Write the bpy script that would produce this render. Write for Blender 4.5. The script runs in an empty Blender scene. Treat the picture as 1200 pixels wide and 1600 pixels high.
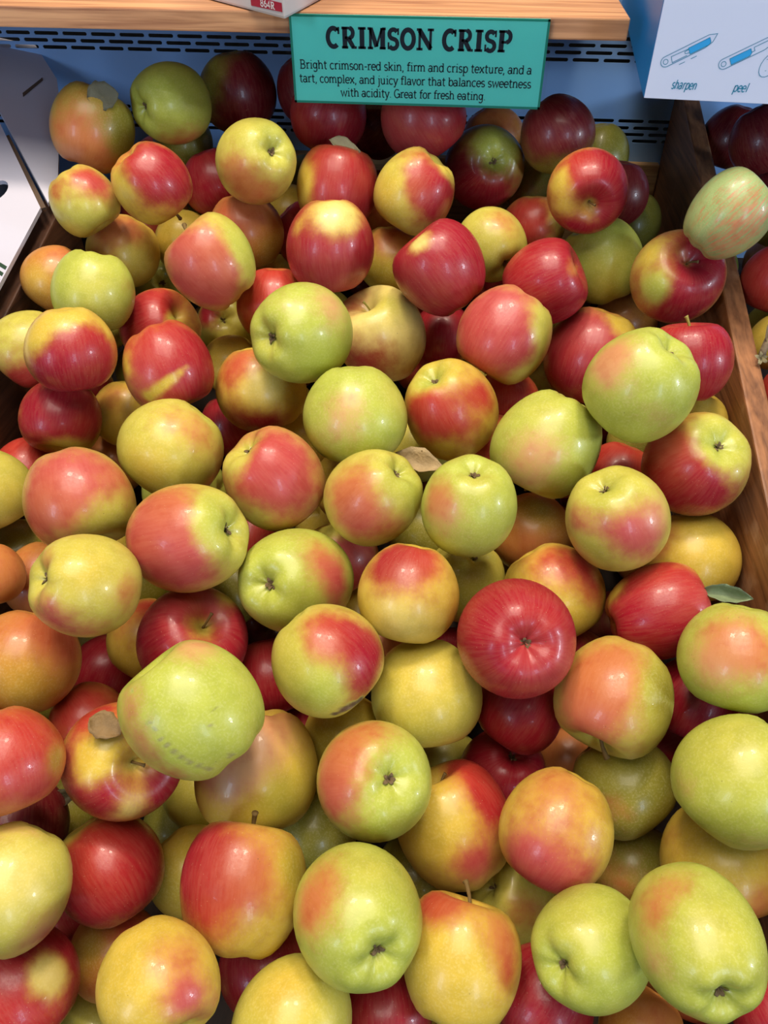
import bpy, bmesh, math, random
import numpy as np
from mathutils import Vector, Matrix, Quaternion

# ---------------------------------------------------------------- camera, world, lights, exposure
scn = bpy.context.scene
col = scn.collection
cam_data = bpy.data.cameras.new('camera')
cam_data.sensor_fit = 'VERTICAL'
cam_data.sensor_height = 24.0
cam_data.lens = 1215.0 / 1600.0 * 24.0
cam_data.clip_start = 0.01
cam = bpy.data.objects.new('camera', cam_data)
cam.location = (0, 0, 1.45)
cam.rotation_euler = (math.radians(90 - 43), 0, math.radians(5.6))
col.objects.link(cam)
scn.camera = cam

world = bpy.data.worlds.new('shop_ambient')
scn.world = world
world.use_nodes = True
world.node_tree.nodes['Background'].inputs[0].default_value = (0.80, 0.84, 1.0, 1)
world.node_tree.nodes['Background'].inputs[1].default_value = 0.04


def area(name, loc, target, sx, sy, power, color):
    d = bpy.data.lights.new(name, 'AREA')
    d.shape = 'RECTANGLE'
    d.size = sx
    d.size_y = sy
    d.energy = power
    d.color = color
    o = bpy.data.objects.new(name, d)
    o.location = loc
    o.rotation_euler = (Vector(target) - Vector(loc)).to_track_quat('-Z', 'Y').to_euler()
    col.objects.link(o)
    return o


WARM = (1.0, 0.84, 0.66)
COOL = (0.60, 0.76, 1.0)
PILE = (-0.05, 0.55, 1.15)
area('track_lamp_left', (-0.45, 0.68, 3.0), PILE, 0.24, 0.24, 13, WARM)
area('track_lamp_right', (0.20, 0.70, 3.0), PILE, 0.24, 0.24, 13, WARM)
area('ceiling_bounce', (-0.15, 0.10, 3.3), (-0.15, 0.35, 1.2), 1.6, 1.6, 50, (1.0, 0.90, 0.77))  # added soft overhead light, stands in for bounce off the ceiling
area('shop_window_left', (-1.9, -2.1, 2.05), PILE, 0.42, 1.2, 22, COOL)
area('shop_window_right', (1.4, -2.3, 2.05), PILE, 0.42, 1.2, 22, COOL)
area('side_window', (3.0, -0.5, 1.80), PILE, 0.30, 0.42, 32, (0.76, 0.87, 1.0))

scn.view_settings.view_transform = 'Standard'
scn.view_settings.look = 'None'
scn.view_settings.gamma = 1.0
scn.view_settings.use_curve_mapping = False
scn.view_settings.exposure = 0.17


# ---------------------------------------------------------------- helpers
def srgb(c):
    return tuple(x / 12.92 if x <= 0.04045 else ((x + 0.055) / 1.055) ** 2.4 for x in c[:3])


def rgba(c):
    return (*srgb(c), 1.0)


def new_mat(name):
    m = bpy.data.materials.new(name)
    m.use_nodes = True
    nt = m.node_tree
    return m, nt, nt.nodes, nt.links, nt.nodes['Principled BSDF']


def plain(name, c, rough=0.6, metal=0.0, bump=0.0, bscale=200.0, var=0.0, vscale=12.0):
    m, nt, N, K, b = new_mat(name)
    b.inputs['Base Color'].default_value = rgba(c)
    b.inputs['Roughness'].default_value = rough
    b.inputs['Metallic'].default_value = metal
    tc = N.new('ShaderNodeTexCoord')
    if var:
        nz = N.new('ShaderNodeTexNoise')
        nz.inputs['Scale'].default_value = vscale
        nz.inputs['Detail'].default_value = 4
        K.new(tc.outputs['Object'], nz.inputs['Vector'])
        mx = N.new('ShaderNodeMix')
        mx.data_type = 'RGBA'
        mx.inputs[6].default_value = rgba([x * (1 - var) for x in c])
        mx.inputs[7].default_value = rgba([min(1, x * (1 + var)) for x in c])
        K.new(nz.outputs['Fac'], mx.inputs[0])
        K.new(mx.outputs[2], b.inputs['Base Color'])
    if bump:
        nb_ = N.new('ShaderNodeTexNoise')
        nb_.inputs['Scale'].default_value = bscale
        nb_.inputs['Detail'].default_value = 3
        K.new(tc.outputs['Object'], nb_.inputs['Vector'])
        bp = N.new('ShaderNodeBump')
        bp.inputs['Strength'].default_value = bump
        bp.inputs['Distance'].default_value = 0.002
        K.new(nb_.outputs['Fac'], bp.inputs['Height'])
        K.new(bp.outputs['Normal'], b.inputs['Normal'])
    return m


def wood(name, dark, light, axis, rough=0.5, worn=None):
    """straight grained timber: noise stretched along one axis"""
    m, nt, N, K, b = new_mat(name)
    tc = N.new('ShaderNodeTexCoord')
    mp = N.new('ShaderNodeMapping')
    sc = [95.0, 95.0, 95.0]
    sc[axis] = 5.0
    mp.inputs['Scale'].default_value = sc
    K.new(tc.outputs['Object'], mp.inputs['Vector'])
    n1 = N.new('ShaderNodeTexNoise')
    n1.inputs['Scale'].default_value = 1.6
    n1.inputs['Detail'].default_value = 6
    n1.inputs['Distortion'].default_value = 0.6
    K.new(mp.outputs[0], n1.inputs['Vector'])
    mp2 = N.new('ShaderNodeMapping')
    s2 = [420.0, 420.0, 420.0]
    s2[axis] = 14.0
    mp2.inputs['Scale'].default_value = s2
    K.new(tc.outputs['Object'], mp2.inputs['Vector'])
    n2 = N.new('ShaderNodeTexNoise')
    n2.inputs['Scale'].default_value = 1.0
    n2.inputs['Detail'].default_value = 2
    K.new(mp2.outputs[0], n2.inputs['Vector'])
    ad = N.new('ShaderNodeMath')
    ad.operation = 'MULTIPLY_ADD'
    ad.inputs[1].default_value = 0.35
    K.new(n2.outputs['Fac'], ad.inputs[0])
    K.new(n1.outputs['Fac'], ad.inputs[2])
    rp = N.new('ShaderNodeValToRGB')
    rp.color_ramp.elements[0].position = 0.45
    rp.color_ramp.elements[0].color = rgba(dark)
    rp.color_ramp.elements[1].position = 0.85
    rp.color_ramp.elements[1].color = rgba(light)
    K.new(ad.outputs[0], rp.inputs[0])
    out = rp.outputs[0]
    if worn:
        n3 = N.new('ShaderNodeTexNoise')
        n3.inputs['Scale'].default_value = 38
        n3.inputs['Detail'].default_value = 5
        K.new(tc.outputs['Object'], n3.inputs['Vector'])
        mr = N.new('ShaderNodeMapRange')
        mr.inputs[1].default_value = 0.60
        mr.inputs[2].default_value = 0.72
        mr.inputs[4].default_value = 0.55
        K.new(n3.outputs['Fac'], mr.inputs[0])
        mx = N.new('ShaderNodeMix')
        mx.data_type = 'RGBA'
        mx.inputs[7].default_value = rgba(worn)
        K.new(mr.outputs[0], mx.inputs[0])
        K.new(out, mx.inputs[6])
        out = mx.outputs[2]
    K.new(out, b.inputs['Base Color'])
    b.inputs['Roughness'].default_value = rough
    bp = N.new('ShaderNodeBump')
    bp.inputs['Strength'].default_value = 0.25
    bp.inputs['Distance'].default_value = 0.001
    K.new(ad.outputs[0], bp.inputs['Height'])
    K.new(bp.outputs['Normal'], b.inputs['Normal'])
    return m


def tag(o, label=None, cat=None, group=None, kind=None):
    if label:
        o['label'] = label
    if cat:
        o['category'] = cat
    if group:
        o['group'] = group
    if kind:
        o['kind'] = kind
    return o


def link(name, me, mat, parent=None, smooth=False):
    o = bpy.data.objects.new(name, me)
    col.objects.link(o)
    if mat and not me.materials:
        me.materials.append(mat)
    if smooth:
        me.polygons.foreach_set('use_smooth', [True] * len(me.polygons))
    if parent:
        o.parent = parent
    return o


def mesh_from(name, verts, faces):
    me = bpy.data.meshes.new(name)
    me.from_pydata([tuple(v) for v in verts], [], faces)
    me.update()
    return me


def from_bm(name, bm):
    me = bpy.data.meshes.new(name)
    bmesh.ops.recalc_face_normals(bm, faces=bm.faces)
    bm.to_mesh(me)
    bm.free()
    return me


def beam(name, corners8, mat, parent=None, bevel=0.0015):
    """eight corners: 4 of one end loop, then 4 of the other"""
    bm = bmesh.new()
    v = [bm.verts.new(c) for c in corners8]
    for f in ((0, 1, 2, 3), (7, 6, 5, 4), (0, 4, 5, 1), (1, 5, 6, 2), (2, 6, 7, 3), (3, 7, 4, 0)):
        bm.faces.new([v[i] for i in f])
    bmesh.ops.recalc_face_normals(bm, faces=bm.faces)
    if bevel:
        bmesh.ops.bevel(bm, geom=list(bm.edges), offset=bevel, segments=2, affect='EDGES', profile=0.6)
    return link(name, from_bm(name, bm), mat, parent)


def box(name, x0, x1, y0, y1, z0, z1, mat, parent=None, bevel=0.0015):
    return beam(name, [(x0, y0, z0), (x1, y0, z0), (x1, y1, z0), (x0, y1, z0),
                       (x0, y0, z1), (x1, y0, z1), (x1, y1, z1), (x0, y1, z1)], mat, parent, bevel)


def slab(name, pts, normal, thick, mat, parent=None, hole=None):
    """flat polygon with a thickness, optional hole loop (list of points)"""
    n = Vector(normal).normalized()
    bm = bmesh.new()
    pts = [Vector(p) for p in pts]

    def loop(ps):
        vs = [bm.verts.new(p) for p in ps]
        return vs, [bm.edges.new((vs[i], vs[(i + 1) % len(vs)])) for i in range(len(vs))]
    _, e = loop(pts)
    if hole:
        _, e2 = loop([Vector(p) for p in hole])
        e = e + e2
        bmesh.ops.triangle_fill(bm, use_beauty=True, use_dissolve=False, edges=e, normal=n)
    else:
        bmesh.ops.contextual_create(bm, geom=e)
    r = bmesh.ops.extrude_face_region(bm, geom=list(bm.faces))
    for g in r['geom']:
        if isinstance(g, bmesh.types.BMVert):
            g.co -= n * thick
    return link(name, from_bm(name, bm), mat, parent)


# ---------------------------------------------------------------- bin layout (metres, X along the wall, Y to the back)
TILT = math.radians(14.0)
DV = Vector((0, math.cos(TILT), math.sin(TILT)))      # up the sloping bin
NB = Vector((0, -math.sin(TILT), math.cos(TILT)))     # out of the sloping bin
P0 = Vector((0.22985, 0.64190, 1.13154))              # a point on the divider's upper edge
XD0, XD1 = 0.22985, 0.24757
XL0, XL1 = -0.40745, -0.38591
YW = 0.978                                            # face of the metal back wall


def on_bin(x, y, h=0.0):
    """point of the bin's top plane at plan position x,y, raised by h along its normal"""
    t = (y - P0.y) / DV.y
    return Vector((x, P0.y, P0.z)) + DV * t + NB * h


# ---------------------------------------------------------------- materials
M = {}
M['metal'] = plain('painted_metal', (0.56, 0.74, 0.98), 0.40, 0.0, var=0.05, vscale=6)
M['void'] = plain('slot_shade', (0.03, 0.03, 0.04), 0.9)  # near-black colour standing in for the shade behind the wall slots
M['shelf'] = wood('shelf_timber', (0.60, 0.40, 0.27), (0.84, 0.63, 0.45), 0, 0.5)
M['divider'] = wood('divider_timber', (0.40, 0.25, 0.15), (0.62, 0.42, 0.27), 1, 0.5, worn=(0.70, 0.55, 0.42))
M['board'] = wood('dark_timber', (0.20, 0.12, 0.08), (0.36, 0.23, 0.16), 1, 0.55)
M['ledge'] = wood('ledge_timber', (0.62, 0.47, 0.31), (0.80, 0.65, 0.45), 0, 0.6)
M['base'] = wood('base_timber', (0.10, 0.065, 0.04), (0.19, 0.12, 0.08), 1, 0.8)
M['carton'] = plain('white_carton', (0.74, 0.74, 0.80), 0.65, bump=0.06, bscale=300, var=0.02)
M['slit_dark'] = plain('slit_shade', (0.32, 0.25, 0.19), 0.85)  # dark brown painted for the shade inside the carton's slits
M['ink_green'] = plain('green_ink', (0.08, 0.22, 0.14), 0.6)
M['paper'] = plain('grey_carton', (0.80, 0.78, 0.78), 0.55, var=0.02)
M['label_red'] = plain('red_label', (0.66, 0.10, 0.22), 0.5)
M['label_white'] = plain('white_ink', (0.92, 0.92, 0.92), 0.5)
M['sign'] = plain('green_paper', (0.42, 0.92, 0.85), 0.55, var=0.02, vscale=30)
M['sign_edge'] = plain('dark_green_border', (0.08, 0.58, 0.48), 0.55)
M['ink'] = plain('dark_ink', (0.06, 0.10, 0.16), 0.55)
M['box_white'] = plain('box_white', (0.85, 0.89, 0.99), 0.45)
M['box_blue'] = plain('box_blue', (0.06, 0.47, 0.78), 0.40)
M['print_blue'] = plain('print_blue', (0.20, 0.66, 0.93), 0.45)
M['print_line'] = plain('print_teal', (0.07, 0.52, 0.66), 0.45)
M['print_grey'] = plain('print_grey', (0.45, 0.47, 0.55), 0.45)
M['stem'] = plain('apple_stem', (0.42, 0.33, 0.16), 0.7, bump=0.3, bscale=900, var=0.25, vscale=300)
M['stem_green'] = plain('green_stem', (0.55, 0.52, 0.22), 0.6, var=0.2, vscale=300)
M['calyx'] = plain('dry_calyx', (0.36, 0.29, 0.19), 0.85, var=0.45, vscale=600)
M['leaf_grey'] = plain('leaf_grey', (0.36, 0.36, 0.29), 0.7, bump=0.5, bscale=250, var=0.15, vscale=120)
M['leaf_pale'] = plain('leaf_pale', (0.58, 0.54, 0.40), 0.7, bump=0.5, bscale=250, var=0.12, vscale=120)
M['leaf_brown'] = plain('leaf_brown', (0.47, 0.37, 0.22), 0.7, bump=0.5, bscale=250, var=0.2, vscale=120)
M['leaf_green'] = plain('leaf_green', (0.46, 0.52, 0.38), 0.65, bump=0.5, bscale=250, var=0.15, vscale=120)
M['leaf_dry'] = plain('leaf_dry', (0.60, 0.52, 0.38), 0.75, bump=0.6, bscale=250, var=0.2, vscale=120)
M['leaf_dark'] = plain('leaf_dark', (0.22, 0.19, 0.10), 0.75, bump=0.5, bscale=250, var=0.2, vscale=120)
M['twig'] = plain('dry_twig', (0.42, 0.36, 0.28), 0.85, bump=0.5, bscale=400, var=0.3, vscale=150)


def clear_sleeve():
    m, nt, N, K, b = new_mat('clear_sleeve')
    tr = N.new('ShaderNodeBsdfTransparent')
    gl = N.new('ShaderNodeBsdfGlossy')
    gl.inputs['Roughness'].default_value = 0.12
    fr = N.new('ShaderNodeFresnel')
    fr.inputs['IOR'].default_value = 1.35
    mx = N.new('ShaderNodeMixShader')
    K.new(fr.outputs[0], mx.inputs[0])
    K.new(tr.outputs[0], mx.inputs[1])
    K.new(gl.outputs[0], mx.inputs[2])
    K.new(mx.outputs[0], N['Material Output'].inputs['Surface'])
    return m


M['sleeve'] = clear_sleeve()


def apple_skin():
    m, nt, N, K, b = new_mat('apple_skin')

    def attr(n):
        a = N.new('ShaderNodeAttribute')
        a.attribute_name = n
        return a

    def math_(op, a, bb=None, c=None):
        k = N.new('ShaderNodeMath')
        k.operation = op
        for i, v in enumerate((a, bb, c)):
            if v is None:
                continue
            if isinstance(v, (int, float)):
                k.inputs[i].default_value = v
            else:
                K.new(v, k.inputs[i])
        return k.outputs[0]

    def noise(vec, scale, detail=2.0, rough=0.5):
        n = N.new('ShaderNodeTexNoise')
        n.inputs['Scale'].default_value = scale
        n.inputs['Detail'].default_value = detail
        n.inputs['Roughness'].default_value = rough
        K.new(vec, n.inputs['Vector'])
        return n.outputs['Fac']

    def mix(fac, a, bb, mode='MIX'):
        k = N.new('ShaderNodeMix')
        k.data_type = 'RGBA'
        k.blend_type = mode
        for s, v in ((0, fac), (6, a), (7, bb)):
            if isinstance(v, (int, float)):
                k.inputs[s].default_value = v
            elif isinstance(v, tuple):
                k.inputs[s].default_value = v
            else:
                K.new(v, k.inputs[s])
        return k.outputs[2]

    def maprange(v, a, bb, c=0.0, d=1.0):
        k = N.new('ShaderNodeMapRange')
        k.interpolation_type = 'SMOOTHSTEP'
        K.new(v, k.inputs[0])
        k.inputs[1].default_value = a
        k.inputs[2].default_value = bb
        k.inputs[3].default_value = c
        k.inputs[4].default_value = d
        return k.outputs[0]

    tc = N.new('ShaderNodeTexCoord')
    oi = N.new('ShaderNodeObjectInfo')
    rnd = math_('MULTIPLY', oi.outputs['Random'], 50.0)
    nrm = N.new('ShaderNodeVectorMath')
    nrm.operation = 'NORMALIZE'
    K.new(tc.outputs['Object'], nrm.inputs[0])
    off = N.new('ShaderNodeVectorMath')
    off.operation = 'ADD'
    K.new(nrm.outputs[0], off.inputs[0])
    K.new(rnd, off.inputs[1])
    # meridian streaks: direction around the axis, squeezed along it
    sx = N.new('ShaderNodeSeparateXYZ')
    K.new(nrm.outputs[0], sx.inputs[0])
    cxy = N.new('ShaderNodeCombineXYZ')
    K.new(sx.outputs[0], cxy.inputs[0])
    K.new(sx.outputs[1], cxy.inputs[1])
    un = N.new('ShaderNodeVectorMath')
    un.operation = 'NORMALIZE'
    K.new(cxy.outputs[0], un.inputs[0])
    s2 = N.new('ShaderNodeSeparateXYZ')
    K.new(un.outputs[0], s2.inputs[0])
    c2 = N.new('ShaderNodeCombineXYZ')
    K.new(math_('MULTIPLY_ADD', s2.outputs[0], 9.0, rnd), c2.inputs[0])
    K.new(math_('MULTIPLY_ADD', s2.outputs[1], 9.0, rnd), c2.inputs[1])
    K.new(math_('MULTIPLY', sx.outputs[2], 1.3), c2.inputs[2])
    streak = noise(c2.outputs[0], 2.2, 3.0, 0.65)
    mott = noise(off.outputs[0], 3.2, 3.0, 0.55)
    fine = noise(off.outputs[0], 26.0, 2.0, 0.6)
    amp = attr('streak').outputs['Fac']
    mk = attr('mask').outputs['Fac']
    m1 = math_('MULTIPLY_ADD', math_('SUBTRACT', streak, 0.5), amp, mk)
    m2 = math_('MULTIPLY_ADD', math_('SUBTRACT', mott, 0.5), 0.55, m1)
    m3 = math_('MULTIPLY_ADD', math_('SUBTRACT', fine, 0.5), 0.22, m2)
    fac = maprange(m3, 0.05, 0.95)
    g = attr('gcol').outputs['Color']
    bl = attr('bcol').outputs['Color']
    g2 = mix(maprange(mott, 0.35, 0.7, 0.0, 0.18), g, (0.30, 0.36, 0.05, 1), 'MULTIPLY')
    g2 = mix(maprange(fine, 0.45, 0.7, 0.0, 0.10), g2, (0.9, 0.85, 0.5, 1), 'MIX')
    b2 = mix(maprange(streak, 0.35, 0.65, 0.0, 0.07), bl, (0.72, 0.36, 0.22, 1), 'MIX')
    b2 = mix(maprange(mott, 0.45, 0.75, 0.0, 0.35), b2, (0.75, 0.35, 0.35, 1), 'MULTIPLY')
    c = mix(fac, g2, b2)
    # pale lenticel dots
    vo = N.new('ShaderNodeTexVoronoi')
    vo.inputs['Scale'].default_value = 13.0
    K.new(off.outputs[0], vo.inputs['Vector'])
    dot = maprange(vo.outputs['Distance'], 0.05, 0.09, 0.30, 0.0)
    c = mix(dot, c, (0.85, 0.72, 0.42, 1))
    # scattered dark russet specks
    v2 = N.new('ShaderNodeTexVoronoi')
    v2.inputs['Scale'].default_value = 4.2
    K.new(off.outputs[0], v2.inputs['Vector'])
    c = mix(maprange(v2.outputs['Distance'], 0.022, 0.05, 0.55, 0.0), c, (0.10, 0.07, 0.03, 1))
    K.new(c, b.inputs['Base Color'])
    rg = maprange(fine, 0.3, 0.7, 0.31, 0.46)
    K.new(rg, b.inputs['Roughness'])
    b.inputs['IOR'].default_value = 1.45
    b.inputs['Coat Weight'].default_value = 0.10
    b.inputs['Coat Roughness'].default_value = 0.04
    bp = N.new('ShaderNodeBump')
    bp.inputs['Strength'].default_value = 0.04
    bp.inputs['Distance'].default_value = 0.002
    K.new(fine, bp.inputs['Height'])
    K.new(bp.outputs['Normal'], b.inputs['Normal'])
    return m


M['apple'] = apple_skin()

# ---------------------------------------------------------------- the setting
# deck that carries the bins
c8 = []
for h in (-0.215, -0.195):
    c8 += [on_bin(-0.95, -0.09, h), on_bin(0.75, -0.09, h), on_bin(0.75, YW - 0.02, h), on_bin(-0.95, YW - 0.02, h)]
tag(beam('floor', c8, M['base'], bevel=0), kind='structure')

# metal back wall with rows of real slots
PITCH, SLOT, SH, TH = 0.0335, 0.0287, 0.0037, 0.0012
WX0, WX1 = -0.80, 0.70


def slot_row_mesh(bm, zc, hrow, phase):
    n_end = 6
    k0 = int(math.floor((WX0 - phase) / PITCH)) - 1
    k1 = int(math.ceil((WX1 - phase) / PITCH)) + 1
    for k in range(k0, k1):
        xa = phase + k * PITCH
        xc = xa + SLOT / 2
        r = SH / 2
        inner = []
        for s, base in ((1, -90), (-1, 90)):
            for i in range(n_end + 1):
                a = math.radians(base + 180 * i / n_end)
                inner.append((xc + s * (SLOT / 2 - r) + r * math.cos(a), r * math.sin(a)))
        x0, x1 = xc - PITCH / 2, xc + PITCH / 2
        outer = []
        for (px, pz) in inner:
            dx, dz = px - xc, pz
            if abs(abs(dx) - (SLOT / 2 - r)) < 1e-7 or abs(dz) >= r * 0.99:
                outer.append((px, math.copysign(hrow / 2, dz)))
            else:
                sgn = 1 if dx > 0 else -1
                ang = math.atan2(dz, abs(dx) - (SLOT / 2 - r))
                wx, wz = x1 - xc - (SLOT / 2 - r), hrow / 2
                t = min(wx / max(1e-9, math.cos(ang)), wz / max(1e-9, abs(math.sin(ang))))
                outer.append((xc + sgn * ((SLOT / 2 - r) + t * math.cos(ang)), t * math.sin(ang)))
        n = len(inner)
        vi = [bm.verts.new((x, YW, zc + z)) for x, z in inner]
        vo = [bm.verts.new((x, YW, zc + z)) for x, z in outer]
        vb = [bm.verts.new((x, YW + TH, zc + z)) for x, z in inner]
        for i in range(n):
            j = (i + 1) % n
            bm.faces.new((vi[i], vi[j], vo[j], vo[i]))
            bm.faces.new((vb[i], vb[j], vi[j], vi[i]))
        # corner fillers
        for s in (-1, 1):
            for zz in (-1, 1):
                cx = xc + s * (SLOT / 2 - r)
                ex = xc + s * PITCH / 2
                ang = math.atan2(hrow / 2, PITCH / 2 - (SLOT / 2 - r))
                pts = [(x, z) for x, z in outer if (x - cx) * s >= -1e-9 and z * zz > 0]
                pts = sorted(set((round(x, 7), round(z, 7)) for x, z in pts), key=lambda q: math.atan2(q[1] * zz, (q[0] - cx) * s))
                corner = (ex, zz * hrow / 2)
                side = [q for q in pts if abs(q[0] - ex) < 1e-6]
                flat = [q for q in pts if abs(q[1] - corner[1]) < 1e-6]
                if side and flat:
                    a, b_ = side[-1], flat[0]
                    if abs(a[1] - corner[1]) > 1e-6 and abs(b_[0] - corner[0]) > 1e-6:
                        bm.faces.new([bm.verts.new((q[0], YW, zc + q[1])) for q in (a, corner, b_)])


bm = bmesh.new()
HR = 0.0070
rows_up = [(1.2519, -0.011), (1.2449, -0.5308), (1.2379, -0.5114), (1.2309, -0.5245)]
rows_dn = [(1.1703, 0.1736), (1.1630, 0.1585), (1.1560, 0.1770), (1.1490, 0.1600)]
for z, ph in rows_up + rows_dn:
    slot_row_mesh(bm, z, HR, ph)


def wall_strip(z0, z1):
    x0, x1 = WX0 - 0.04, WX1 + 0.04
    bm.faces.new([bm.verts.new(p) for p in ((x0, YW, z0), (x1, YW, z0), (x1, YW, z1), (x0, YW, z1))])


zs = sorted(z for z, _ in rows_up + rows_dn)
edges = [0.90]
for z in zs:
    edges += [z - HR / 2, z + HR / 2]
edges.append(1.35)
for a, b_ in zip(edges[0::2], edges[1::2]):
    if b_ - a > 1e-4:
        wall_strip(a, b_)
for f in bm.faces:
    f.normal_update()
me = bpy.data.meshes.new('wall_back')
bm.to_mesh(me)
bm.free()
tag(link('wall_back', me, M['metal']), kind='structure')
tag(box('trim_1', WX0, WX1, YW + 0.02, YW + 0.03, 0.9, 1.35, M['void'], bevel=0), kind='structure')  # black sheet set behind the slots so they read as shaded holes

# timber ledge at the foot of the wall, two bin boards
box('back_ledge', XL1 + 0.001, XD0 - 0.001, YW - 0.012, YW - 0.0005, 1.00, 1.127, M['ledge'])
tag(bpy.data.objects['back_ledge'], 'pale timber ledge along the foot of the blue metal wall', 'ledge')


def bin_board(name, x0, x1, mat, label, y0=-0.07, y1=YW - 0.002):
    a, b_ = on_bin(0, y0), on_bin(0, y1)
    c = []
    for x in (x0, x1):
        c += [(x, a.y, a.z), (x, b_.y, b_.z), (x, b_.y, b_.z - 0.197), (x, a.y, a.z - 0.197)]
    return tag(beam(name, c, mat, bevel=0.0018), label, 'board')


bin_board('bin_divider', XD0, XD1, M['divider'], 'worn brown timber divider between the two apple bins on the right')
bin_board('bin_side_board', XL0, XL1, M['board'], 'dark brown timber side board at the left, beside the white carton', y1=0.745)

fa, fb = on_bin(0, -0.088), on_bin(0, -0.0715)
tag(beam('bin_front_board', [(XL0, fa.y, fa.z - 0.06), (0.62, fa.y, fa.z - 0.06), (0.62, fa.y, fa.z - 0.193), (XL0, fa.y, fa.z - 0.193),
                             (XL0, fb.y, fb.z - 0.06), (0.62, fb.y, fb.z - 0.06), (0.62, fb.y, fb.z - 0.197), (XL0, fb.y, fb.z - 0.197)], M['board']),
    'dark timber board closing the front of the apple bins', 'board')

# shelf above the wall
SZ0, SZ1, SY = 1.3036, 1.3190, 0.715
shelf = box('wooden_shelf', -0.80, 0.1215, SY, YW - 0.002, SZ0, SZ1, M['shelf'], bevel=0.0012)
tag(shelf, 'honey coloured timber shelf running along the top of the picture', 'shelf')


tag(box('trim_2', 0.185, 0.36, 0.88, YW - 0.002, 1.266, 1.2848, M['base']), kind='structure')


# ---------------------------------------------------------------- lettering (stroked glyphs, flat print)
def arc(cx, cy, rx, ry, a0, a1, n=10):
    return [(cx + rx * math.cos(math.radians(a0 + (a1 - a0) * i / n)),
             cy + ry * math.sin(math.radians(a0 + (a1 - a0) * i / n))) for i in range(n + 1)]


def G_(w, *strokes, serif=()):
    return (w, strokes, serif)


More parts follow.
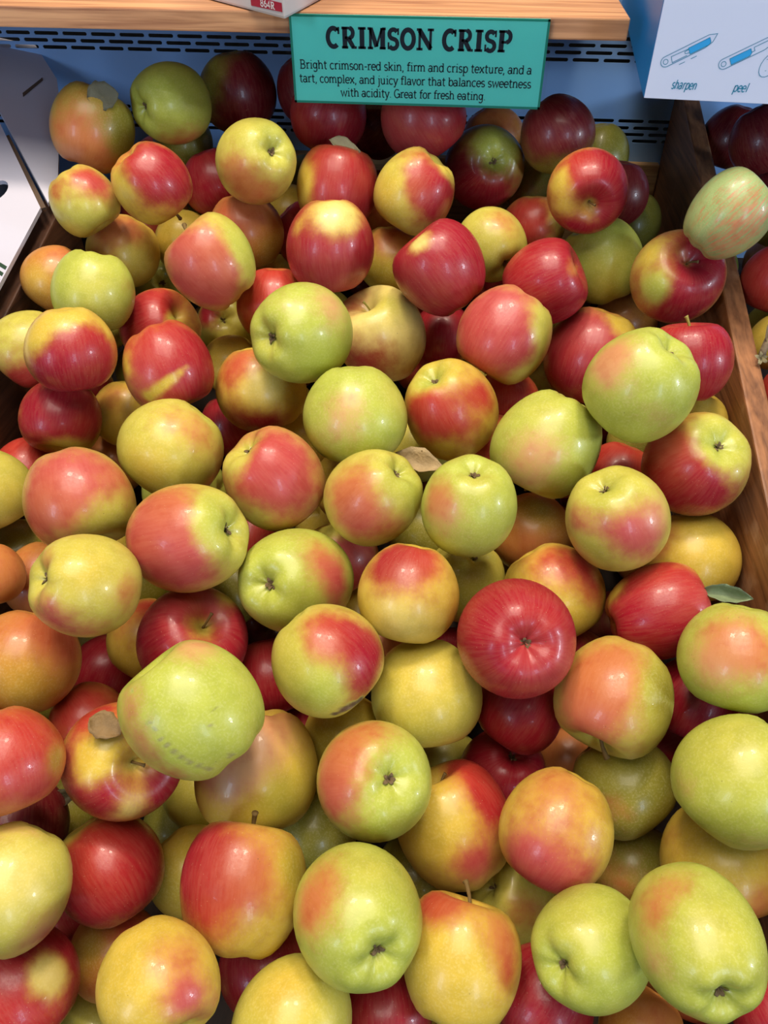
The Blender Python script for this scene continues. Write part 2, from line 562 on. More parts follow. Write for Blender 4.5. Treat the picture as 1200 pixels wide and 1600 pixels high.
SM = {  # small letters, x-height 1
    'a': G_(1.02, [(.78, 0), (.78, .7)] + arc(.45, .7, .33, .3, 0, 155)[1:], arc(.4, .28, .34, .28, 0, 360, 14), serif=[(.78, .98, 0)]),
    'b': G_(1.08, [(.2, 0), (.2, 1.45)], arc(.58, .5, .40, .5, 0, 360, 16), serif=[(0, .2, 1.45)]),
    'c': G_(.95, arc(.5, .5, .42, .5, 45, 315, 14)),
    'd': G_(1.12, arc(.48, .5, .40, .5, 0, 360, 16), [(.86, 0), (.86, 1.45)], serif=[(.66, .86, 1.45), (.86, 1.05, 0)]),
    'e': G_(1.0, [(.08, .52), (.9, .52)] + arc(.5, .5, .42, .5, 5, 315, 14)),
    'f': G_(.72, [(.3, 0), (.3, 1.15)] + arc(.58, 1.15, .28, .3, 180, 60, 6)[1:], [(.05, 1), (.68, 1)], serif=[(.08, .58, 0)]),
    'g': G_(1.08, arc(.46, .54, .36, .44, 0, 360, 14), [(.84, 1), (.84, -.15)] + arc(.48, -.15, .36, .33, 0, -150, 8)[1:], serif=[(.84, 1.02, 1)]),
    'h': G_(1.2, [(.22, 0), (.22, 1.45)], arc(.57, .6, .34, .4, 180, 0, 8) + [(.91, 0)], serif=[(0, .22, 1.45), (.02, .42, 0), (.72, 1.12, 0)]),
    'i': G_(.62, [(.3, 0), (.3, 1)], [(.3, 1.32), (.3, 1.45)], serif=[(.08, .3, 1), (.06, .56, 0)]),
    'j': G_(.58, [(.34, 1), (.34, -.2)] + arc(.1, -.2, .24, .28, 0, -100, 5)[1:], [(.34, 1.32), (.34, 1.45)], serif=[(.1, .34, 1)]),
    'k': G_(1.1, [(.22, 0), (.22, 1.45)], [(.88, 1), (.24, .42)], [(.44, .6), (.92, 0)], serif=[(0, .22, 1.45), (.02, .42, 0), (.7, 1.06, 0), (.68, 1.0, 1)]),
    'l': G_(.62, [(.3, 0), (.3, 1.45)], serif=[(.08, .3, 1.45), (.06, .56, 0)]),
    'm': G_(1.75, [(.22, 0), (.22, 1)], arc(.52, .6, .3, .4, 180, 0, 8) + [(.82, 0)], arc(1.14, .6, .32, .4, 180, 0, 8) + [(1.46, 0)], serif=[(0, .22, 1), (.02, .42, 0), (.64, 1.0, 0), (1.28, 1.68, 0)]),
    'n': G_(1.2, [(.22, 0), (.22, 1)], arc(.57, .6, .34, .4, 180, 0, 8) + [(.91, 0)], serif=[(0, .22, 1), (.02, .42, 0), (.72, 1.12, 0)]),
    'o': G_(1.02, arc(.5, .5, .42, .5, 0, 360, 18)),
    'p': G_(1.12, [(.22, 1), (.22, -.5)], arc(.6, .5, .40, .5, 0, 360, 16), serif=[(0, .22, 1), (.02, .44, -.5)]),
    'r': G_(.82, [(.25, 0), (.25, 1)], arc(.58, .62, .33, .36, 180, 55, 6), serif=[(.03, .25, 1), (.05, .52, 0)]),
    's': G_(.86, arc(.42, .74, .30, .26, 35, 270, 9) + arc(.42, .24, .33, .24, 90, -150, 9)[1:]),
    't': G_(.78, [(.32, 1.35), (.32, .25)] + arc(.52, .25, .2, .25, 180, 310, 6)[1:], [(.06, 1), (.68, 1)]),
    'u': G_(1.2, [(.22, 1), (.22, .4)] + arc(.54, .38, .32, .38, 180, 360, 8)[1:], [(.86, 1), (.86, 0)], serif=[(.02, .22, 1), (.66, .86, 1), (.86, 1.06, 0)]),
    'v': G_(1.0, [(.08, 1), (.48, 0), (.88, 1)], serif=[(-.04, .28, 1), (.68, 1.0, 1)]),
    'w': G_(1.5, [(.08, 1), (.42, 0), (.74, .9), (1.06, 0), (1.4, 1)], serif=[(-.04, .28, 1), (1.2, 1.52, 1)]),
    'x': G_(1.05, [(.1, 1), (.9, 0)], [(.88, 1), (.1, 0)], serif=[(-.02, .3, 1), (.68, 1.0, 1), (-.02, .3, 0), (.7, 1.02, 0)]),
    'y': G_(1.0, [(.08, 1), (.5, 0)], [(.92, 1), (.34, -.42), (.1, -.45)], serif=[(-.04, .28, 1), (.72, 1.04, 1)]),
    'B': G_(1.3, [(.25, 0), (.25, 1.45)], [(.05, 1.45), (.65, 1.45)] + arc(.65, 1.1, .34, .35, 90, -90, 8)[1:] + [(.25, .75)], [(.65, .75)] + arc(.68, .375, .42, .375, 90, -90, 8) + [(.05, 0)]),
    'G': G_(1.4, arc(.68, .72, .58, .73, 50, 360, 16), [(.8, .66), (1.4, .66)], [(1.26, .66), (1.26, 0)]),
    ',': G_(.45, [(.2, .1), (.22, -.05), (.1, -.3)]),
    '.': G_(.45, [(.16, .06), (.30, .06)]),
    '-': G_(.7, [(.1, .52), (.6, .52)]),
    ' ': G_(.55),
}
TW, TT = 0.25, 0.12      # thick and thin of the bold title
CAP = {  # capitals with slab serifs, cap height 1: strokes are (points, width)
    'C': (.98, [(arc(.5, .5, .37, .42, 50, 310, 18), .22), ([(.84, .66), (.84, .98)], .10), ([(.70, .92), (.84, .80)], .10)]),
    'R': (1.08, [([(.27, .02), (.27, .98)], TW), ([(.06, .94), (.58, .94)], TT), ([(.58, .94)] + arc(.58, .72, .22, .22, 90, -90, 8), .2), ([(.58, .50), (.27, .50)], TT),
                 ([(.50, .48), (.82, .06)], .22), ([(.06, .06), (.48, .06)], TT), ([(.74, .06), (1.04, .06)], TT)]),
    'I': (.62, [([(.31, .02), (.31, .98)], TW), ([(.06, .94), (.56, .94)], TT), ([(.06, .06), (.56, .06)], TT)]),
    'M': (1.30, [([(.24, .02), (.24, .98)], .14), ([(1.04, .02), (1.04, .98)], TW), ([(.26, .96), (.64, .12)], .22), ([(.64, .12), (.98, .96)], .11),
                 ([(.06, .94), (.30, .94)], TT), ([(1.0, .94), (1.24, .94)], TT), ([(.06, .06), (.42, .06)], TT), ([(.84, .06), (1.24, .06)], TT)]),
    'S': (.86, [(arc(.43, .71, .26, .21, 30, 265, 10) + arc(.43, .27, .27, .22, 85, -150, 10), .20), ([(.74, .68), (.74, .98)], .09), ([(.12, .02), (.12, .34)], .09)]),
    'O': (1.04, [(arc(.52, .5, .38, .42, 0, 360, 24), .22)]),
    'N': (1.18, [([(.24, .02), (.24, .98)], .13), ([(.94, .02), (.94, .98)], .13), ([(.22, .92), (.96, .08)], .24), ([(.04, .94), (.34, .94)], TT),
                 ([(.74, .94), (1.14, .94)], TT), ([(.04, .06), (.44, .06)], TT)]),
    'P': (.98, [([(.27, .02), (.27, .98)], TW), ([(.06, .94), (.58, .94)], TT), ([(.58, .94)] + arc(.58, .70, .24, .24, 90, -90, 8), .2), ([(.58, .46), (.27, .46)], TT), ([(.06, .06), (.52, .06)], TT)]),
    '8': (.8, [(arc(.4, .74, .24, .22, 0, 360, 14), .17), (arc(.4, .27, .28, .24, 0, 360, 14), .17)]),
    '6': (.8, [(arc(.42, .32, .27, .28, 0, 360, 14), .17), ([(.16, .36), (.24, .72), (.56, .96)], .17)]),
    '4': (.8, [([(.56, 0), (.56, .96), (.1, .3), (.76, .3)], .16)]),
    ' ': (.5, []),
}


class Print:
    """collects flat ribbons in the plane of a printed face"""

    def __init__(self):
        self.v, self.f = [], []

    def ribbon(self, pts, w):
        n = len(pts)
        if n < 2:
            return
        closed = n > 3 and abs(pts[0][0] - pts[-1][0]) + abs(pts[0][1] - pts[-1][1]) < 1e-6
        base = len(self.v)
        for i, (x, y) in enumerate(pts):
            a = pts[i - 1] if i > 0 else (pts[-2] if closed else pts[0])
            b = pts[i + 1] if i < n - 1 else (pts[1] if closed else pts[-1])
            d1 = Vector((x - a[0], y - a[1]))
            d2 = Vector((b[0] - x, b[1] - y))
            if d1.length < 1e-9:
                d1 = d2
            if d2.length < 1e-9:
                d2 = d1
            d1.normalize()
            d2.normalize()
            t = (d1 + d2)
            if t.length < 1e-6:
                t = d1
            t.normalize()
            k = w / 2 / max(0.45, t.dot(d1))
            nx, ny = -t.y * k, t.x * k
            self.v += [(x + nx, y + ny), (x - nx, y - ny)]
        for i in range(n - 1):
            j = base + 2 * i
            self.f.append((j, j + 1, j + 3, j + 2))

    def poly(self, pts):
        b = len(self.v)
        self.v += list(pts)
        self.f.append(tuple(range(b, b + len(pts))))

    def small(self, text, x, y, s, w, serif=True, slant=0.0, squeeze=1.0):
        for ch in text:
            g = SM[ch]
            tr = lambda p: (x + (p[0] * squeeze + slant * p[1]) * s, y + p[1] * s)
            for st in g[1]:
                self.ribbon([tr(p) for p in st], w * s)
            if serif:
                for a, b, yy in g[2]:
                    dy = .05 if yy == 0 else -.05
                    self.ribbon([tr((a, yy + dy)), tr((b, yy + dy))], .13 * s)
            x += g[0] * s * squeeze
        return x

    def caps(self, text, x, y, s, squeeze=1.0):
        for ch in text:
            w, st = CAP[ch]
            for pts, wd in st:
                self.ribbon([(x + p[0] * s * squeeze, y + p[1] * s) for p in pts], wd * s)
            x += w * s * squeeze
        return x

    def build(self, name, mat, mw, parent):
        me = mesh_from(name, [mw @ Vector((x, y, 0)) for x, y in self.v], self.f)
        return link(name, me, mat, parent)


def small_width(text, s, squeeze=1.0):
    return sum(SM[c][0] for c in text) * s * squeeze


def caps_width(text, s):
    return sum(CAP[c][0] for c in text) * s


# ---------------------------------------------------------------- green sign in a clear sleeve
sign = bpy.data.objects.new('price_sign', None)
col.objects.link(sign)
tag(sign, 'green card sign reading CRIMSON CRISP in a clear sleeve on the shelf edge', 'sign')
SX0, SX1, SGZ0, SGZ1, SGY = -0.1462, 0.0604, 1.2532, 1.3180, 0.7125
box('card', SX0, SX1, SGY, SGY + 0.0006, SGZ0, SGZ1, M['sign'], sign, bevel=0)
MS = Matrix(((1, 0, 0, SX0), (0, 0, 0, SGY - 0.00015), (0, 1, 0, SGZ0), (0, 0, 0, 1)))
W_, H_ = SX1 - SX0, SGZ1 - SGZ0
pr = Print()
KS = W_ / 0.273
bw = 0.0018
for p in (((0, bw / 2), (W_, bw / 2)), ((0, H_ - bw / 2), (W_, H_ - bw / 2)), ((bw / 2, 0), (bw / 2, H_)), ((W_ - bw / 2, 0), (W_ - bw / 2, H_))):
    pr.ribbon(list(p), bw)
pr.build('border', M['sign_edge'], MS, sign)
pr = Print()
cs = 0.0204 * KS
tw = caps_width('CRIMSON CRISP', cs)
sq = 0.198 * KS / tw
pr.caps('CRIMSON CRISP', 0.0385 * KS, 0.0545 * KS, cs, sq)
pr.build('title', M['ink'], MS @ Matrix.Translation((0, 0, 0.0001)), sign)
pr = Print()
for text, xa, xb, yb in (('Bright crimson-red skin, firm and crisp texture, and a', .0085, .2600, .0345),
                         ('tart, complex, and juicy flavor that balances sweetness', .0070, .2610, .0210),
                         ('with acidity. Great for fresh eating.', .0525, .2130, .0078)):
    s = 0.0057 * KS
    sq = (xb - xa) * KS / small_width(text, s)
    pr.small(text, xa * KS, yb * KS, s, 0.19, True, 0.0, sq)
pr.build('description_text', M['ink'], MS @ Matrix.Translation((0, 0, 0.0001)), sign)
bm = bmesh.new()
for yy in (SGY - 0.0009, SGY + 0.0012):
    vs = [bm.verts.new(p) for p in ((SX0 - .004, yy, SGZ0 - .0035), (SX1 + .003, yy, SGZ0 - .0035), (SX1 + .003, yy, SGZ1 + .001), (SX0 - .004, yy, SGZ1 + .001))]
    bm.faces.new(vs)
me = bpy.data.meshes.new('sleeve')
bm.to_mesh(me)
bm.free()
link('sleeve', me, M['sleeve'], sign)

# ---------------------------------------------------------------- peeler box standing out over the divider
pk = bpy.data.objects.new('peeler_box', None)
pk.location = (0.1264, 0.6295, 1.285)
pk.rotation_euler = (0, 0, math.radians(-4.5))
col.objects.link(pk)
tag(pk, 'white and blue peeler box with blue line drawings, top right corner', 'box')
BW, BD, BH = 0.20, 0.345, 0.16
box('body', 0, BW, 0.0012, BD, 0.0005, BH, M['box_blue'], pk, bevel=0.0008)
box('front_panel', 0.0004, BW - 0.0004, 0, 0.0012, 0.0008, BH, M['box_white'], pk, bevel=0.0003)
MB_ = Matrix(((1, 0, 0, 0), (0, 0, -1, -0.00015), (0, 1, 0, 0), (0, 0, 0, 1)))


def knife(pr_line, pr_fill, ox, oy, open_blade):
    """slim peeler drawn as outline, slanting up to the right"""
    a = math.radians(29)
    tr = lambda p: (ox + p[0] * math.cos(a) - p[1] * math.sin(a), oy + p[0] * math.sin(a) + p[1] * math.cos(a))
    L, w = 0.0470 * .68, 0.0048 * .68
    lw = 0.00040
    head = arc(0, 0, w, w, 90, 270, 10)
    outline = [(L - .002, w)] + head + [(L - .0065, -w)]
    pr_line.ribbon([tr(p) for p in outline], lw)
    pr_line.ribbon([tr(p) for p in ((L - .002, w), (L + .0030, w * .45), (L - .0010, -w * .60), (L - .0065, -w))], lw)
    pr_line.ribbon([tr(p) for p in arc(0, 0, .0016, .0016, 0, 360, 12)], lw)
    if open_blade:
        x0, x1 = .0043, .0180
    else:
        x0, x1 = .0158, .0300
    fill = [(x0, -w * .80), (x1 - .0014, -w * .80), (x1, -w * .4), (x1, w * .45), (x0, w * .45)]
    pr_fill.poly([tr(p) for p in fill])
    pr_line.ribbon([tr(p) for p in fill + fill[:1]], lw * .8)
    if open_blade:
        pr_line.ribbon([tr(p) for p in ((x1, -w * .3), (x1 + .002, -w * .3), (x1 + .002, w * .4), (L, w * .4))], lw)
    else:
        pr_line.ribbon([tr(p) for p in ((x0, w * .3), (.0042, w * .45), (.0038, -w * .75), (x0 - .002, -w * .75))], lw)
        pr_line.ribbon([tr(p) for p in ((x0, -w * .5), (x0 - .0028, -w * .3), (x0 - .0028, w * .1), (x0, w * .2))], lw)
        for q in (.0075, .0155):
            pr_line.ribbon([tr((q, -w * 1.75)), tr((q + .004, -w * 1.75))], lw)


pl, pf = Print(), Print()
knife(pl, pf, 0.0099, 0.0244, False)
knife(pl, pf, 0.0488, 0.0246, True)
pot = [(x + 0.0790, y + 0.0255) for x, y in arc(0, 0, .0058, .0078, 0, 360, 18)]
pot = [(x + (y - .0255) * .25, y) for x, y in pot]
pl.ribbon(pot, .00040)
for dx, dy in ((-.003, .003), (.001, -.002), (-.002, -.004), (.002, .003), (.003, -.004)):
    pl.ribbon([(.0790 + dx, .0255 + dy), (.0799 + dx, .0257 + dy)], .0003)
sw_ = small_width('sharpen', 0.0040)
pl.small('sharpen', 0.0174, 0.0078, 0.0040, 0.16, False, 0.16, 0.0172 / sw_)
sw_ = small_width('peel', 0.0040)
pl.small('peel', 0.0594, 0.0078, 0.0040, 0.16, False, 0.16, 0.0100 / sw_)
pf.build('blue_print', M['print_blue'], MB_, pk)
pl.build('line_print', M['print_line'], MB_ @ Matrix.Translation((0, 0, 0.0001)), pk)

# ---------------------------------------------------------------- grey carton corner on the shelf
ct = bpy.data.objects.new('grey_carton', None)
ct.location = (-0.1433, 0.6824, SZ1)
col.objects.link(ct)
tag(ct, 'grey-white carton with a red label, its corner poking over the shelf edge', 'box')
eL = Vector((-0.745, 0.667, 0)).normalized() * 0.20
eR = Vector((0.20, 0.98, 0)).normalized() * 0.16
o0 = Vector((0, 0, 0.0005))
hh = Vector((0, 0, 0.15))
beam('body', [o0, o0 + eR, o0 + eR + eL, o0 + eL, o0 + hh, o0 + eR + hh, o0 + eR + eL + hh, o0 + eL + hh], M['paper'], ct, bevel=0.002)
nL = Vector((-eL.y, eL.x, 0)).normalized()
if nL.y > 0:
    nL = -nL
xa = eL.normalized() * -1           # reads left to right towards the corner
MC = Matrix(((xa.x, 0, nL.x, eL.x + nL.x * .0003), (xa.y, 0, nL.y, eL.y + nL.y * .0003), (0, 1, 0, 0), (0, 0, 0, 1)))
ll = eL.length
pr = Print()
pr.poly([(ll - .043, .0042), (ll - .002, .0052), (ll - .002, .0112), (ll - .043, .0110)])
pr.build('label_patch', M['label_red'], MC, ct)
pr = Print()
pr.caps('864R', ll - .030, .0056, .0048, 1.15)
pr.build('label_text', M['label_white'], MC @ Matrix.Translation((0, 0, .0002)), ct)

# ---------------------------------------------------------------- white fruit carton left of the bin
wc = bpy.data.objects.new('fruit_carton', None)
wc.location = (-0.47, 0.72, 1.00)
col.objects.link(wc)
tag(wc, 'white fruit carton with an oval hand hole and cut slits, left edge', 'carton')
LO = Vector(wc.location)


def top_pt(x, y, h=0.0):
    return on_bin(x, y, h + 0.022) - LO


hole_c = top_pt(-0.452, 0.735)
ring = []
for i in range(20):
    a = 2 * math.pi * i / 20
    ring.append(top_pt(-0.4380 + 0.0100 * math.cos(a), 0.7120 + 0.0155 * math.sin(a)))
top_poly = [top_pt(-0.3870, 0.40), top_pt(-0.3870, 0.690), top_pt(-0.4780, 0.822), top_pt(-0.72, 0.822), top_pt(-0.72, 0.40)]
slab('top_panel', top_poly, NB, 0.004, M['carton'], wc, hole=ring)
# walls beneath the top panel
walls = [(0, 1), (1, 2), (2, 3), (3, 4), (4, 0)]
wall_poly = [top_pt(-0.4095, 0.41), top_pt(-0.4095, 0.710), top_pt(-0.4840, 0.815), top_pt(-0.71, 0.815), top_pt(-0.71, 0.41)]
for i, j in walls:
    a, b_ = wall_poly[i] - NB * 0.0042, wall_poly[j] - NB * 0.0042
    e = (b_ - a).normalized()
    inward = Vector((-0.55, 0.64, 1.0)) - LO
    n = e.cross(Vector((0, 0, 1))).normalized()
    if n.dot(inward - a) < 0:
        n = -n
    q = [a, b_, Vector((b_.x, b_.y, b_.z - 0.19)), Vector((a.x, a.y, a.z - 0.19))]
    beam('side_panel', q + [p + n * 0.004 for p in q], M['carton'], wc, bevel=0)
# flap standing up behind the slanted cut
s1 = top_pt(-0.480, 0.834, 0.0)
s2 = top_pt(-0.382, 0.697, 0.0)
q3 = Vector((-0.4716, 0.945, 1.2146)) - LO
pn = (s2 - s1).cross(q3 - s1).normalized()
if pn.y > 0:
    pn = -pn


def on_flap(a, b_):
    """a along the cut (0 far left .. 1 near right), b_ up the flap"""
    return s1 + (s2 - s1) * a + (q3 - (s1 + (s2 - s1) * 0.30)) * b_


flap = [on_flap(-0.9, 0.0), on_flap(1.0, 0.0), on_flap(0.98, 0.28), on_flap(0.60, 0.85), on_flap(0.42, 1.0), on_flap(-0.9, 1.0)]
slab('end_flap', flap, pn, 0.004, M['carton'], wc)
cut = [on_flap(0.10, 0.42), on_flap(0.13, 0.40), on_flap(0.26, 0.80), on_flap(0.235, 0.81)]
slab('tab_slit', [p + pn * 0.0006 for p in cut], pn, 0.0005, M['slit_dark'], wc)  # dark patch on the flap, painted shade of the slit's recess
slab('slit_strip', [top_pt(-0.3830, 0.6925, -.001), top_pt(-0.3870, 0.690, -.001), top_pt(-0.4630, 0.8005, -.001), top_pt(-0.4605, 0.8020, -.001)], NB, 0.002, M['slit_dark'], wc)  # dark strip laid in the slanted slit as its painted shade
for k in range(3):
    y = 0.590 + k * 0.008
    slab('print_mark', [top_pt(-0.3885, y, .0004), top_pt(-0.3885, y + .004, .0004), top_pt(-0.402, y + .012, .0004), top_pt(-0.402, y + .008, .0004)], NB, 0.0004, M['ink_green'], wc)

# ---------------------------------------------------------------- apples
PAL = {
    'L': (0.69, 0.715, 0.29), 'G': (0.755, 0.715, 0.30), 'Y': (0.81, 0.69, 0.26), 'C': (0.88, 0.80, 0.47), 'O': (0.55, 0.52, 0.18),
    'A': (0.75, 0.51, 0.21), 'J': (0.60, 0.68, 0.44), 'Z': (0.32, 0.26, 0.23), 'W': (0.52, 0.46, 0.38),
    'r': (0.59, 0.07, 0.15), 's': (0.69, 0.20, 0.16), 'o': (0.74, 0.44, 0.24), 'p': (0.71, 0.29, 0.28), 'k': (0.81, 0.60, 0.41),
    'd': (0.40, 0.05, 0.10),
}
LIN = {k: np.array(srgb(v)) for k, v in PAL.items()}

